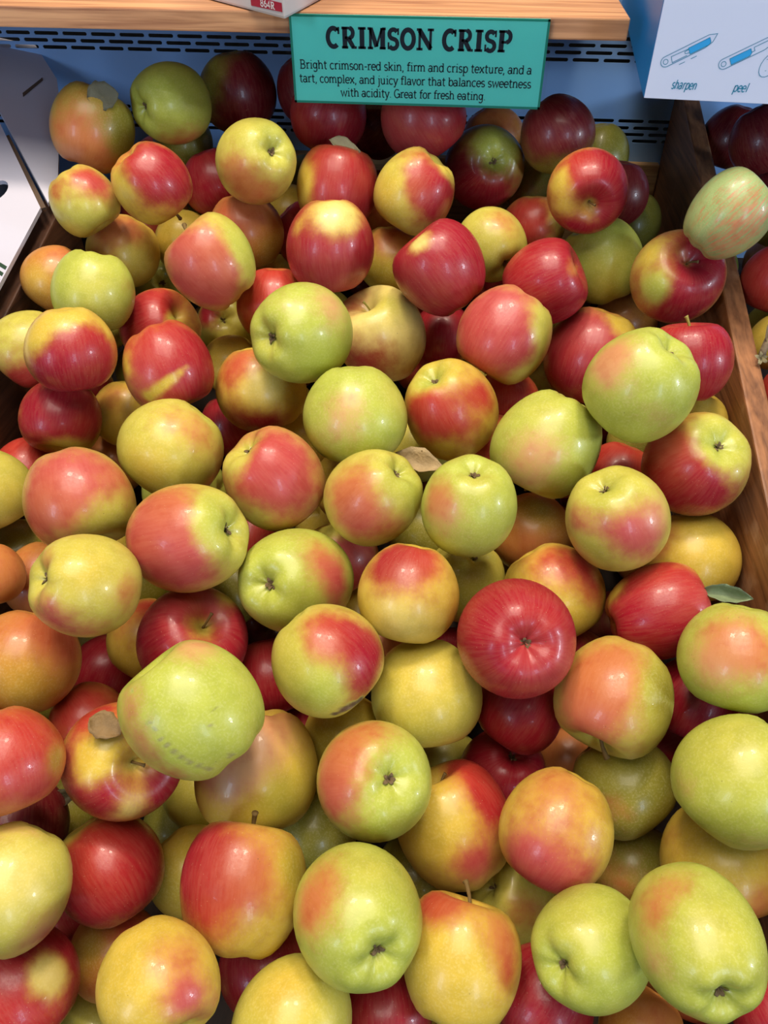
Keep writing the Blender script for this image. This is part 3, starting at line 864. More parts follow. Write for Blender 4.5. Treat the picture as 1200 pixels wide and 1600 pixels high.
# x, y, z, radius, height ratio, stem axis, end in view, ground colour, base blush, patches (colour, direction, reach, strength), label
APPLES = [
(-0.3508,0.7546,1.2129,0.0377,0.98,(0.347,0.425,0.836),'n','O',0.25,[('o',-0.0,-1.0,-0.03,0.9,0.7),('o',0.27,-0.81,-0.51,0.6,0.4),('O',0.94,-0.35,0.0,0.5,0.6)],'orange-flushed olive apple with a grey leaf on top, in the back corner by the carton'),
(-0.2804,0.7816,1.2297,0.0352,0.98,(0.620,0.780,-0.084),'c','L',0,[('o',0.14,-0.54,-0.83,0.6,0.6),('o',0.67,-0.31,-0.68,0.5,0.4)],'dull green apple with dark calyx, against the back wall beside the leafy apple'),
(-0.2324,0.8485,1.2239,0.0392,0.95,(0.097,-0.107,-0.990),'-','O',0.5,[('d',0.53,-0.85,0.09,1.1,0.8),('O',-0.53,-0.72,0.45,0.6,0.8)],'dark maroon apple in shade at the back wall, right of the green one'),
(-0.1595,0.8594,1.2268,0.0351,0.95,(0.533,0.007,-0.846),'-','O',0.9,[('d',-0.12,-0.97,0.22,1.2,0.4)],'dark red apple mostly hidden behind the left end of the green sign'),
(-0.2691,0.6663,1.1980,0.0330,0.95,(0.524,0.090,-0.847),'s','Y',0.55,[('r',0.69,-0.52,0.51,0.8,0.6),('s',0.02,-0.8,0.59,0.6,0.3),('Y',-0.56,-0.81,0.14,0.5,0.8),('Y',0.13,-0.69,-0.71,0.45,0.5)],'red and orange striped apple with its stem at lower right, near the left carton'),
(-0.3327,0.6639,1.1815,0.0291,0.95,(0.540,-0.242,-0.806),'n','G',0.1,[('s',0.41,-0.31,0.86,0.55,0.7),('s',-0.5,-0.68,0.53,0.45,0.5),('p',0.85,-0.21,0.48,0.5,0.5)],'small yellow apple with red top tucked below the leafy corner apple'),
(-0.1795,0.6932,1.2102,0.0347,0.98,(-0.652,0.564,-0.508),'c','G',0.1,[('o',-0.01,-0.89,-0.46,0.75,0.8),('o',-0.41,-0.9,0.13,0.5,0.4),('L',0.62,-0.35,0.7,0.6,0.5)],'yellow-green apple with orange underside and open calyx, left of the green sign'),
(-0.2455,0.7710,1.1615,0.0323,0.95,(0.322,-0.113,-0.940),'-','Y',0.9,[('r',0.19,-0.77,0.6,1.2,0.4)],'bright red apple wedged low between the striped apple and a yellow-green one'),
(-0.2923,0.8361,1.1777,0.0310,0.95,(-0.496,-0.303,-0.813),'-','O',0,[],'shaded green apple peeking out beneath the dull green calyx apple'),
(-0.1304,0.7911,1.2223,0.0371,0.95,(-0.327,-0.192,-0.925),'-','A',0.85,[('r',0.41,-0.91,0.06,1.2,0.4),('s',-0.66,-0.75,-0.06,0.4,0.3)],'crimson apple hanging half behind the lower left of the green sign'),
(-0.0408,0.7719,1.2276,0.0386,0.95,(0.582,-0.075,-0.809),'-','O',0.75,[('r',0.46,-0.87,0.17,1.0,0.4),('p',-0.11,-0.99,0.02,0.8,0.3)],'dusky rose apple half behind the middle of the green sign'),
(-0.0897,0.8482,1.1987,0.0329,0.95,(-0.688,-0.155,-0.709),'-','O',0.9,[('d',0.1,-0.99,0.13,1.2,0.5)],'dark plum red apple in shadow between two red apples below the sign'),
(-0.1151,0.7238,1.1773,0.0376,0.97,(0.116,0.402,0.908),'s','Y',0.6,[('s',0.03,-0.75,0.66,0.9,0.4),('r',0.62,-0.78,0.03,0.8,0.4),('Y',-0.78,-0.53,0.32,0.45,1.2),('p',0.12,-0.99,0.1,0.6,0.2)],'red apple with pale dry leaf at its stem, below the green sign'),
(-0.0406,0.7027,1.1859,0.0353,0.97,(-0.533,-0.212,-0.819),'n','G',0.3,[('r',0.69,-0.71,0.13,0.75,0.9),('s',0.07,-0.69,0.72,0.6,0.5),('Y',-0.66,-0.72,0.22,0.65,0.9),('Y',0.78,-0.09,0.62,0.3,1.0),('o',-0.05,-0.94,0.33,0.4,0.4)],'glossy apple half yellow and half red, below the middle of the sign'),
(0.0220,0.7878,1.1789,0.0393,0.98,(-0.190,0.839,-0.509),'c','O',0.45,[('r',-0.14,-0.84,-0.52,0.9,0.7),('d',-0.67,-0.72,0.21,0.6,0.4),('L',0.21,-0.63,0.74,0.55,0.9)],'dark red apple with a dull green calyx end facing up, below the sign'),
(0.0288,0.8632,1.1847,0.0310,0.95,(0.559,-0.142,-0.817),'-','A',0.3,[('o',-0.07,-0.67,0.74,1,0.5)],'amber orange apple showing a sliver just under the right half of the sign'),
(0.0840,0.7801,1.2149,0.0340,0.97,(0.562,-0.176,-0.808),'-','O',0.55,[('d',-0.01,-0.81,0.58,1,0.7),('p',-0.44,-0.89,0.12,0.6,0.2),('O',0.04,-0.65,-0.76,0.6,0.7)],'dusky purple-red apple against the back wall right of the green sign'),
(0.1340,0.8324,1.1798,0.0310,0.95,(0.108,-0.204,-0.973),'-','O',0,[],'small olive apple at the back wall behind the streaked red apple'),
(0.1074,0.6944,1.1941,0.0339,0.95,(0.017,-1.000,-0.003),'s','Y',0.55,[('r',0.31,-0.6,0.74,0.6,0.7),('s',-0.38,-0.51,0.77,0.5,0.6),('r',-0.27,-0.83,-0.48,0.6,0.5),('r',0.5,-0.87,-0.04,0.6,0.5),('Y',-0.72,-0.51,0.48,0.35,0.8),('Y',-0.56,-0.82,-0.12,0.3,0.6),('A',0.01,-0.97,-0.22,0.3,0.8)],'red and yellow streaked apple with russet stem hollow facing out, near right back corner'),
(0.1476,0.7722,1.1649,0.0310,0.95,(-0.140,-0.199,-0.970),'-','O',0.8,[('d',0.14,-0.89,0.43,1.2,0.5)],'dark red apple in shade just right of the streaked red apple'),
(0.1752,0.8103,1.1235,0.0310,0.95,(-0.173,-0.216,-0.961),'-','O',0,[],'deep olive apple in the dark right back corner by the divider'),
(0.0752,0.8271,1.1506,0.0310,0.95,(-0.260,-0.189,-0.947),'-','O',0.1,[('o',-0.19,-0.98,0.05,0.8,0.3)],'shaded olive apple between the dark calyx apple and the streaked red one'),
(0.0710,0.7498,1.1386,0.0310,0.95,(0.027,-0.270,-0.963),'-','Y',0.4,[('s',-0.34,-0.8,0.5,1,0.7),('Y',0.67,-0.46,0.58,0.4,0.6)],'orange-red apple tucked behind the crimson and lime apples on the right'),
(0.1357,0.7070,1.1245,0.0372,1,(-0.461,0.268,0.846),'n','L',0,[('G',-0.06,-0.99,0.11,0.8,0.3)],'plain lime green apple with stem hollow at top, left of the red divider apple'),
(0.0773,0.6435,1.1329,0.0363,0.95,(0.840,-0.066,0.538),'n','Y',0.85,[('r',0.03,-0.95,0.32,1.2,0.5),('s',-0.66,-0.41,0.63,0.5,0.2),('A',0.49,-0.56,0.67,0.28,0.7),('Y',-0.32,-0.43,0.84,0.2,0.4)],'deep crimson apple with sunken stem hollow on its right side'),
(0.0316,0.6976,1.1408,0.0310,0.97,(-0.545,0.794,0.269),'c','G',0.05,[('o',0.3,-0.35,0.89,0.55,0.6),('O',-0.11,-0.94,-0.31,0.7,0.4)],'olive yellow apple with orange top between two red apples in the upper middle'),
(-0.0126,0.6212,1.1511,0.0374,0.97,(-0.658,0.201,0.725),'n','Y',0.9,[('r',0.21,-0.89,0.41,1.3,0.4),('p',-0.04,-0.99,0.15,0.6,0.2),('C',-0.43,-0.45,0.78,0.27,1.2)],'crimson apple with a cream stem notch at upper left, upper middle of pile'),
(-0.0621,0.7085,1.1185,0.0325,0.95,(0.041,-0.306,-0.951),'-','Y',0.25,[('o',0.0,-0.51,0.86,0.9,0.6),('O',-0.14,-0.99,-0.07,0.7,0.5)],'brownish yellow apple squeezed between the yellow-patched red apple and a crimson one'),
(-0.1094,0.6441,1.1586,0.0388,1.02,(0.082,-0.283,-0.956),'-','Y',0.75,[('r',-0.45,-0.88,0.16,0.9,0.3),('r',0.85,-0.47,0.23,0.6,0.4),('p',0.13,-0.99,-0.09,0.7,0.2),('C',0.23,-0.41,0.88,0.5,1.3),('Y',-0.62,-0.5,0.6,0.2,0.5)],'red apple with a large pale yellow patch on top, above the lime calyx apple'),
(-0.1525,0.7507,1.1211,0.0331,0.95,(0.667,-0.055,-0.743),'-','Y',0.9,[('r',-0.38,-0.88,0.3,1.2,0.3)],'red apple hidden behind the left side of the yellow-patched red apple'),
(-0.1804,0.8075,1.1179,0.0310,0.95,(0.401,-0.147,-0.904),'-','Y',0.1,[],'sliver of yellow apple behind the yellow-patched red apple'),
(-0.2013,0.7069,1.1410,0.0363,0.95,(0.134,-0.244,-0.960),'-','A',0.3,[('o',0.31,-0.52,0.8,0.9,0.6),('s',-0.1,-0.7,0.7,0.5,0.3),('O',0.73,-0.63,-0.27,0.6,0.5)],'dull orange apple behind the peach apple with the upright stem'),
(-0.2052,0.6087,1.1539,0.0372,0.97,(-0.656,0.145,0.741),'s','G',0.2,[('p',-0.24,-0.92,0.3,0.9,0.8),('o',0.32,-0.79,0.52,0.7,0.5),('p',0.24,-0.94,-0.22,0.7,0.5),('L',0.87,-0.01,0.49,0.55,1.0)],'peach pink and green apple with an upright stem, left of the yellow-patched red one'),
(-0.2755,0.7387,1.1131,0.0310,0.95,(0.586,-0.009,-0.810),'-','Y',0,[],'lemon yellow apple peeking out behind the peach apple with the stem'),
(-0.3195,0.6929,1.1234,0.0337,0.95,(-0.490,-0.436,-0.755),'-','Y',0.1,[('o',-0.03,-0.53,0.85,0.8,0.8),('o',0.61,-0.3,0.73,0.5,0.4),('G',0.56,-0.82,0.12,0.5,0.4)],'yellow apple with orange shoulder below the striped red apple, left side'),
(-0.3533,0.6199,1.1270,0.0310,0.95,(-0.552,-0.506,-0.663),'-','A',0.25,[('o',0.38,-0.18,0.91,0.6,0.5),('Y',-0.12,-0.89,0.44,0.5,0.4)],'amber yellow apple against the left bin board, behind an olive green one'),
(-0.3007,0.5766,1.1413,0.0333,0.98,(-0.126,-0.509,-0.851),'n','L',0.02,[('o',0.96,-0.12,0.25,0.5,0.3),('G',0.42,-0.69,0.59,0.6,0.4),('O',0.45,-0.8,-0.41,0.5,0.3)],'plain olive green apple directly above the square-looking magenta apple'),
(-0.2933,0.5018,1.1308,0.0340,0.95,(0.085,-0.376,-0.923),'-','Y',0.45,[('r',0.58,-0.82,0.02,0.8,0.9),('r',0.05,-0.99,-0.11,0.6,0.5),('s',0.66,-0.42,0.62,0.6,0.4),('Y',0.21,-0.04,0.98,0.5,1.0),('Y',-0.45,-0.6,0.67,0.4,0.8),('Y',0.87,0.3,0.4,0.3,0.5)],'magenta red apple with yellow crown near the left bin board'),
(-0.3515,0.5415,1.1045,0.0319,0.97,(-0.648,-0.575,-0.499),'-','G',0.1,[('s',0.01,-0.91,-0.41,0.7,0.8),('p',0.55,-0.8,-0.22,0.5,0.4)],'yellow-green apple with red underside touching the left bin board'),
(-0.3165,0.4956,1.0685,0.0320,0.93,(-0.034,-0.817,-0.576),'n','Y',0.6,[('r',0.31,-0.62,0.72,1.1,0.6),('s',0.96,-0.28,0.07,0.5,0.4),('Y',0.34,-0.85,-0.41,0.45,1.2),('Y',0.79,-0.19,-0.58,0.3,0.6)],'scarlet apple with a yellow stem end, beneath the yellow-crowned magenta apple'),
(-0.2645,0.6074,1.0891,0.0353,0.93,(0.779,-0.062,0.624),'n','Y',0.5,[('r',-0.15,-0.6,0.78,0.8,0.5),('s',0.41,-0.19,0.89,0.6,0.4),('G',0.68,-0.45,0.59,0.3,0.9),('s',-0.24,-0.94,0.26,0.6,0.3)],'red apple with a green stem hollow, behind the apple with a diagonal yellow stripe'),
(-0.2293,0.5252,1.1033,0.0362,0.97,(0.458,-0.459,-0.761),'n','Y',0.6,[('r',0.87,-0.39,0.31,0.8,0.6),('s',0.13,-0.49,0.86,0.8,0.3),('p',-0.2,-0.87,0.45,0.6,0.2),('Y',-0.11,-0.99,-0.09,0.13,0.9),('Y',0.09,-0.99,0.08,0.13,0.9),('Y',0.26,-0.94,0.21,0.13,0.9),('Y',0.42,-0.85,0.3,0.13,0.9),('Y',0.57,-0.72,0.38,0.12,0.8),('Y',0.7,-0.57,0.43,0.1,0.6),('Y',-0.7,-0.61,0.36,0.3,0.5)],'red apple crossed by a diagonal yellow stripe with dry calyx underneath'),
(-0.3090,0.7410,1.0586,0.0310,0.97,(-0.312,0.680,-0.663),'c','L',0,[('G',-0.01,-0.54,0.84,0.6,0.4)],'lime apple with dark calyx peeking out under the peach apple with the stem'),
(-0.2263,0.6849,1.0528,0.0310,0.97,(-0.065,0.779,-0.623),'c','G',0.1,[('r',-0.45,-0.52,0.73,0.6,0.9)],'yellow and red apple glimpsed in the gap beneath the peach apple'),
(-0.2071,0.6268,1.0418,0.0310,0.95,(-0.656,-0.457,-0.601),'-','Y',0,[],'pale yellow apple glimpsed right of the diagonally striped red apple'),
(-0.1627,0.6387,1.1027,0.0353,0.95,(0.007,-0.363,-0.932),'-','A',0.5,[('s',-0.27,-0.37,0.89,0.9,0.6)],'orange-red apple behind the left shoulder of the lime calyx apple'),
(-0.1187,0.5345,1.1344,0.0388,0.98,(0.574,0.759,-0.307),'c','L',0,[('k',0.69,-0.08,0.72,0.5,0.65),('k',-0.25,-0.47,0.85,0.4,0.25),('G',-0.63,-0.73,0.26,0.4,0.3)],'round lime green apple with calyx on its left, upper centre of the pile'),
(-0.0636,0.6248,1.0835,0.0408,0.98,(-0.336,-0.089,0.938),'s','C',0.1,[('s',-0.64,-0.0,0.77,0.45,0.6),('s',-0.01,-1.0,-0.09,0.55,0.7),('p',-0.56,-0.81,-0.15,0.4,0.5),('G',0.13,-0.34,0.93,0.4,0.7),('o',0.67,-0.47,-0.58,0.4,0.4)],'cream yellow apple with red streaks and a green stem hollow, beside the lime calyx apple'),
(0.0444,0.5757,1.1200,0.0382,0.97,(-0.501,-0.459,-0.734),'s','G',0.5,[('p',-0.32,-0.65,0.69,0.9,0.6),('s',-0.66,-0.71,0.24,0.6,0.3),('G',0.82,-0.38,0.42,0.45,0.9),('G',0.47,-0.67,-0.57,0.4,0.7),('r',0.25,-0.94,0.24,0.4,0.3)],'rosy red apple with yellow-green right edge and stem hollow at lower left'),
(-0.0085,0.6703,1.0627,0.0310,0.95,(0.011,-0.391,-0.920),'-','O',0.95,[('r',-0.03,-0.84,0.53,1.2,0.5)],'deep red apple sunk beneath the crimson apple with the cream notch'),
(-0.0283,0.6983,1.0108,0.0310,0.95,(0.647,-0.276,-0.710),'-','A',0.5,[('s',0.02,-0.73,0.68,1,0.5)],'orange apple glimpsed behind the cream yellow streaked apple'),
(-0.1608,0.5504,1.0707,0.0390,0.95,(0.196,-0.406,-0.893),'-','Y',0.15,[('s',-0.46,-0.45,0.76,0.6,0.5),('o',-0.11,-0.22,0.97,0.6,0.4),('r',0.31,-0.85,-0.43,0.55,0.9),('r',-0.32,-0.92,-0.23,0.4,0.5),('C',0.26,-0.78,0.57,0.45,0.4)],'peach yellow apple with red lower rim, under the lime calyx apple'),
(-0.0701,0.4837,1.0979,0.0406,0.96,(0.060,-0.478,-0.877),'-','L',0.02,[('k',0.04,-0.7,0.71,0.45,0.5),('k',-0.19,-0.93,0.31,0.4,0.4),('G',0.74,-0.21,0.63,0.4,0.3)],'spherical lime apple without visible stem, at the centre just below the cream apple'),
(0.0022,0.5127,1.0878,0.0371,1,(0.474,0.117,-0.873),'c','Y',0.2,[('s',-0.6,-0.64,0.48,0.55,0.8),('s',-0.05,-0.99,0.14,0.7,0.7),('s',0.68,-0.37,0.63,0.4,0.7),('L',-0.51,-0.13,0.85,0.45,0.8),('Y',-0.03,-0.96,-0.28,0.3,0.5),('o',0.16,-0.62,0.77,0.4,0.2)],'orange-red apple with a yellow calyx end, right of the centre lime apple'),
(0.0531,0.5963,1.0397,0.0310,0.95,(0.081,-0.465,-0.881),'-','A',0.6,[('s',-0.09,-0.72,0.69,1,0.4)],'dark orange apple in the gap right of the orange-red calyx apple'),
(0.0765,0.4724,1.0903,0.0393,0.98,(-0.410,-0.485,-0.772),'s','L',0.05,[('k',-0.27,-0.81,0.52,0.55,0.65),('k',-0.42,-0.9,-0.08,0.5,0.4),('G',-0.18,-0.37,0.91,0.5,0.3),('L',0.48,-0.05,0.88,0.4,0.3)],'lime apple with faint pink cheek and stem hollow at lower left, right of centre'),
(0.1288,0.6337,1.0695,0.0430,1,(-0.262,-0.344,-0.902),'-','Y',0.55,[('r',-0.59,-0.74,0.33,0.9,0.5),('p',-0.13,-0.62,0.77,0.7,0.4),('Y',0.42,-0.2,0.89,0.4,0.8)],'rose red apple lying under the large lime apple on the right'),
(0.1318,0.4651,1.1503,0.0374,0.95,(-0.448,-0.025,-0.894),'c','L',0.08,[('k',-0.76,-0.34,0.56,0.5,0.8),('o',-0.65,-0.11,0.75,0.35,0.35),('k',0.16,-0.98,0.06,0.4,0.3),('L',-0.78,-0.46,-0.42,0.5,0.4),('L',0.42,-0.64,0.65,0.5,0.5)],'large lime apple with faint russet cheek on top of the pile, near the divider'),
(0.1828,0.5344,1.1275,0.0310,0.97,(-0.112,0.439,0.892),'s','A',0.8,[('r',0.03,-0.87,0.5,1.1,0.5),('s',-0.67,0.03,0.74,0.4,0.2)],'red apple with an upright green stem beside the wooden divider'),
(0.1888,0.6483,1.1407,0.0383,0.93,(0.057,-0.560,0.827),'s','G',0.5,[('r',0.26,-0.53,0.81,0.6,0.6),('r',-0.25,-0.95,-0.2,0.7,0.6),('s',-0.75,-0.47,0.46,0.4,0.3),('r',0.41,-0.88,0.25,0.6,0.4),('L',-0.59,-0.8,0.13,0.35,1.2),('Y',-0.75,-0.29,0.59,0.3,0.8)],'red apple with a lime patch and deep stem hollow, against the wooden divider'),
(0.2061,0.6192,1.2070,0.0299,1.05,(0.660,0.223,0.718),'n','J',0.12,[('k',0.24,-0.95,0.22,0.6,0.3),('s',0.13,-0.93,0.34,0.6,0.16),('k',-0.08,-0.92,-0.39,0.5,0.25),('s',0.05,-0.93,-0.36,0.4,0.12)],'pale green apple with fine red streaks perched on top of the wooden divider'),
(0.1699,0.7112,1.0641,0.0310,0.95,(-0.561,-0.165,-0.811),'-','A',0.15,[('o',-0.38,-0.67,0.63,0.8,0.3)],'amber apple glimpsed below the plain lime apple near the divider'),
(0.2807,0.9016,1.1801,0.0322,0.95,(-0.223,-0.088,-0.971),'-','O',0.9,[('d',-0.49,-0.85,0.19,1.2,0.4)],'dark plum apple at the back of the neighbouring bin, under the white box'),
(0.2770,0.7991,1.2099,0.0312,0.95,(0.509,-0.286,-0.812),'-','O',0.95,[('d',-0.42,-0.87,0.27,1.2,0.8)],'very dark purple apple at the picture edge under the white box'),
(0.2781,0.6615,1.1378,0.0300,0.95,(-0.226,-0.210,-0.951),'-','A',0.8,[('s',-0.71,-0.63,0.33,1.1,0.4),('r',-0.59,-0.46,0.66,0.6,0.4)],'orange-red apple in the neighbouring bin below the pale streaked green apple'),
(0.2785,0.6180,1.1015,0.0254,0.95,(-0.006,-0.371,-0.929),'-','Y',0,[],'yellow apple in the neighbouring bin beside the dry stem'),
(0.2800,0.5694,1.0839,0.0208,0.95,(-0.508,-0.140,-0.850),'-','A',0.8,[('s',-0.93,-0.15,0.33,1,0.4)],'sliver of red apple in the neighbouring bin below the dry stem'),
(0.3128,0.8114,1.1575,0.0310,0.95,(0.663,-0.355,-0.659),'-','A',0.8,[('d',-0.71,-0.61,0.36,1,0.5)],'maroon apple edge behind the pale streaked green apple'),
(0.1841,0.4610,1.0875,0.0372,0.93,(-0.275,0.385,-0.881),'c','G',0.4,[('s',-0.79,-0.47,0.38,0.7,0.7),('r',-0.17,-0.99,0.02,0.7,0.8),('o',-0.7,-0.24,0.67,0.4,0.3),('L',0.21,-0.39,0.89,0.55,1.0)],'two-toned apple, yellow-green calyx end above red cheek, beside the divider'),
(0.1997,0.5387,1.0674,0.0310,0.95,(-0.370,-0.325,-0.870),'-','Y',0,[],'yellow apple glimpsed between the large lime apple and the two-toned divider apple'),
(0.1429,0.5005,1.0365,0.0310,0.95,(-0.249,-0.468,-0.848),'-','A',0.6,[('s',-0.22,-0.23,0.95,1,0.4)],'dim orange-red apple glimpsed above the yellow-pink calyx apple at right'),
(0.1746,0.5721,1.0197,0.0310,0.95,(0.640,-0.486,-0.595),'-','O',0.1,[],'shadowed olive apple beneath the large lime apple'),
(0.1214,0.4036,1.0813,0.0355,0.95,(0.471,-0.084,-0.878),'c','G',0.15,[('p',-0.09,-0.84,0.53,0.5,0.55),('p',-0.81,-0.53,0.26,0.45,0.5),('p',0.38,-0.88,0.28,0.5,0.6),('k',0.61,-0.46,0.65,0.4,0.4),('L',-0.39,-0.12,0.91,0.5,0.6),('G',-0.59,-0.8,-0.04,0.3,0.4)],'yellow apple blushed pink with a rimmed calyx, left of the two-toned divider apple'),
(0.1936,0.4324,1.0190,0.0359,0.97,(0.101,-0.631,-0.769),'-','Y',0.02,[('o',-0.79,0.07,0.61,0.5,0.7),('o',-0.91,-0.29,0.29,0.4,0.4)],'golden yellow apple in front of the divider, under the two-toned apple'),
(0.1564,0.3679,1.0267,0.0331,1.05,(0.931,0.216,0.293),'s','Y',0.65,[('r',-0.47,-0.78,0.41,1.0,0.5),('s',-0.11,-0.04,0.99,0.6,0.3),('Y',-0.93,0.16,0.34,0.25,1.0),('p',0.53,-0.38,0.76,0.4,0.2)],'bright red apple with a curled green leaf at its stem, right side'),
(0.0877,0.3934,1.0106,0.0365,1,(0.571,-0.586,-0.576),'-','Y',0.1,[('s',0.42,-0.14,0.9,0.6,0.75),('s',-0.34,-0.07,0.94,0.6,0.4),('s',0.71,-0.55,0.43,0.35,0.5),('Y',0.34,-0.91,0.24,0.6,0.4)],'yellow apple with orange-red shoulders behind the rose apple facing calyx-up'),
(0.0745,0.4644,1.0051,0.0331,0.95,(0.290,-0.595,-0.750),'-','A',0.25,[('o',-0.09,-0.9,0.42,0.7,0.6),('O',0.19,-0.18,0.97,0.6,0.6)],'orange apple with green top under the faint pink-cheeked lime apple'),
(0.0197,0.3969,1.0906,0.0326,0.98,(-0.048,-0.060,-0.997),'c','L',0.05,[('o',-0.71,-0.46,0.53,0.5,0.7),('k',-0.44,-0.82,0.36,0.5,0.4),('G',0.09,-0.35,0.93,0.4,0.3)],'lime apple with orange left cheek and flat calyx at top, centre'),
(-0.0479,0.4145,1.0773,0.0342,1,(-0.609,-0.055,-0.791),'c','G',0.1,[('o',-0.42,-0.62,0.66,0.7,0.75),('p',-0.19,-0.97,0.12,0.6,0.6),('p',0.57,-0.82,-0.04,0.4,0.35),('L',0.7,-0.16,0.69,0.5,0.9)],'apple half orange and half green with a slit-like calyx, centre of the pile'),
(-0.1250,0.4310,1.0723,0.0365,1,(0.568,-0.046,-0.822),'c','G',0.5,[('p',0.23,-0.71,0.67,0.9,0.6),('s',-0.04,-0.49,0.87,0.6,0.3),('G',-0.57,-0.28,0.77,0.45,0.9),('G',-0.24,-0.95,-0.2,0.5,0.4)],'coral red apple with greenish left shoulder, left of the half orange apple'),
(-0.1977,0.5726,1.0137,0.0310,0.95,(0.357,-0.371,-0.857),'-','O',0.95,[('r',0.17,-0.76,0.63,1.2,0.5)],'crimson apple squeezed between the peach apple and the yellow stripe-edged apple'),
(-0.2081,0.4548,1.0759,0.0400,0.95,(-0.568,-0.576,-0.588),'-','G',0.05,[('o',0.76,-0.25,0.6,0.5,0.55),('o',0.19,-0.31,0.93,0.5,0.4),('p',0.96,-0.15,-0.25,0.35,0.5),('Y',0.01,-0.94,0.33,0.6,0.3),('L',0.72,0.31,0.62,0.2,0.5)],'yellow-green apple with orange blush on top, under the diagonally striped red apple'),
(-0.2808,0.5425,1.0419,0.0317,0.95,(0.033,-0.478,-0.878),'-','Y',0.1,[('o',-0.19,-0.44,0.88,0.6,0.5)],'golden apple right of the scarlet apple with the yellow stem end'),
(-0.3083,0.5386,0.9862,0.0310,0.95,(0.005,-0.544,-0.839),'-','A',0.2,[('o',0.38,-0.57,0.73,1,0.5)],'sliver of orange apple above the coral orange apple at left'),
(-0.2561,0.3889,1.0787,0.0380,0.93,(0.395,-0.721,-0.569),'n','G',0.25,[('p',0.2,-0.32,0.93,0.9,0.7),('o',-0.09,-0.82,0.57,0.6,0.5),('s',-0.44,-0.89,0.14,0.4,0.4),('o',0.9,0.16,0.4,0.5,0.4),('G',0.76,-0.63,0.16,0.5,0.4)],'orange-pink apple with stem hollow pressed against the apple below, left side'),
(-0.3455,0.4160,1.0565,0.0326,0.97,(0.448,-0.245,-0.860),'-','G',0,[('Y',0.81,-0.53,0.24,0.6,0.3)],'yellow-green apple cut off at the left edge beside the orange-pink apple'),
(-0.3537,0.4828,1.0173,0.0310,0.95,(-0.204,-0.633,-0.747),'-','A',0.85,[('s',0.39,-0.38,0.84,1,0.4)],'small patch of red apple above the orange-pink apple at left'),
(-0.2181,0.3058,1.0847,0.0327,0.97,(0.652,0.443,-0.615),'c','G',0.12,[('p',-0.21,-0.97,0.15,0.5,0.7),('o',0.95,-0.26,0.16,0.45,0.6),('o',-0.49,-0.27,0.83,0.3,0.5),('p',0.36,-0.89,-0.29,0.3,0.4),('Y',0.46,-0.41,0.78,0.6,0.3)],'yellow apple with sunken calyx on its left side and rosy rims'),
(-0.1680,0.3617,1.0751,0.0377,1,(-0.920,0.038,-0.391),'c','G',0.35,[('p',-0.3,-0.76,0.58,0.8,0.7),('o',-0.16,-0.2,0.97,0.6,0.5),('p',0.27,-0.94,0.2,0.6,0.5),('L',0.76,-0.15,0.64,0.6,1.2)],'rosy orange apple with a green calyx end on its right'),
(-0.3171,0.3474,1.0381,0.0236,0.95,(0.170,-0.575,-0.800),'-','A',0.4,[('o',0.88,-0.11,0.46,1,0.4)],'brownish orange apple cut off at the left edge'),
(-0.3481,0.4214,0.9787,0.0310,0.95,(-0.542,-0.721,-0.431),'-','O',0.05,[],'dim olive apple glimpsed at the left edge above the brownish one'),
(-0.3032,0.3815,0.9964,0.0310,0.95,(-0.109,-0.706,-0.700),'-','A',0.35,[('o',0.24,-0.72,0.66,1,0.5)],'brown-orange apple peeking out left of the sunken calyx apple'),
(-0.2711,0.2892,1.0197,0.0362,0.95,(-0.153,-0.787,-0.598),'-','A',0.2,[('s',0.75,0.35,0.56,0.6,0.5),('o',0.22,0.07,0.97,0.7,0.5),('o',0.92,-0.19,0.34,0.5,0.4),('Y',0.42,-0.85,0.31,0.6,0.6)],'amber and orange apple at the left edge below the brownish one'),
(-0.2217,0.3629,0.9539,0.0335,0.95,(-0.423,-0.745,-0.516),'-','Y',0.1,[('s',0.07,0.33,0.94,0.5,0.8),('o',-0.26,-0.44,0.86,0.5,0.4)],'golden apple with red top tucked left of the pink apple with sunken stem'),
(-0.1724,0.3322,0.9988,0.0387,0.95,(0.518,-0.135,0.844),'s','Y',0.65,[('r',-0.3,-0.62,0.72,0.9,0.4),('p',0.08,0.29,0.95,0.6,0.3),('r',0.94,-0.12,0.33,0.6,0.4),('Y',0.57,0.58,0.59,0.22,0.9),('Y',0.44,-0.25,0.86,0.28,0.7)],'pink-red apple with a thick stem in a yellow hollow, under the largest lime apple'),
(-0.1311,0.2341,1.0677,0.0371,1,(-0.671,0.401,0.623),'n','L',0.02,[('p',-0.49,-0.82,0.3,0.35,0.6),('p',-0.0,-0.99,-0.12,0.35,0.5),('k',0.03,0.5,0.87,0.4,0.7),('p',-0.65,-0.35,0.67,0.3,0.5),('L',0.64,-0.62,0.45,0.6,0.5),('W',-0.34,-0.67,0.66,0.035,0.6),('W',-0.26,-0.75,0.61,0.03,0.6),('W',-0.16,-0.84,0.52,0.035,0.6),('W',-0.07,-0.89,0.45,0.04,0.6),('W',0.03,-0.93,0.36,0.045,0.6),('W',0.13,-0.95,0.27,0.05,0.6),('W',0.24,-0.96,0.17,0.05,0.6),('W',0.35,-0.94,0.06,0.05,0.6),('W',0.45,-0.89,-0.05,0.045,0.6),('W',0.72,-0.69,0.04,0.05,0.6),('W',0.52,-0.6,0.61,0.025,0.6),('W',-0.65,-0.26,0.71,0.03,0.6),('Z',0.55,-0.41,0.73,0.028,0.6)],'largest pale lime apple riding high on the pile with grey scuffs, lower left'),
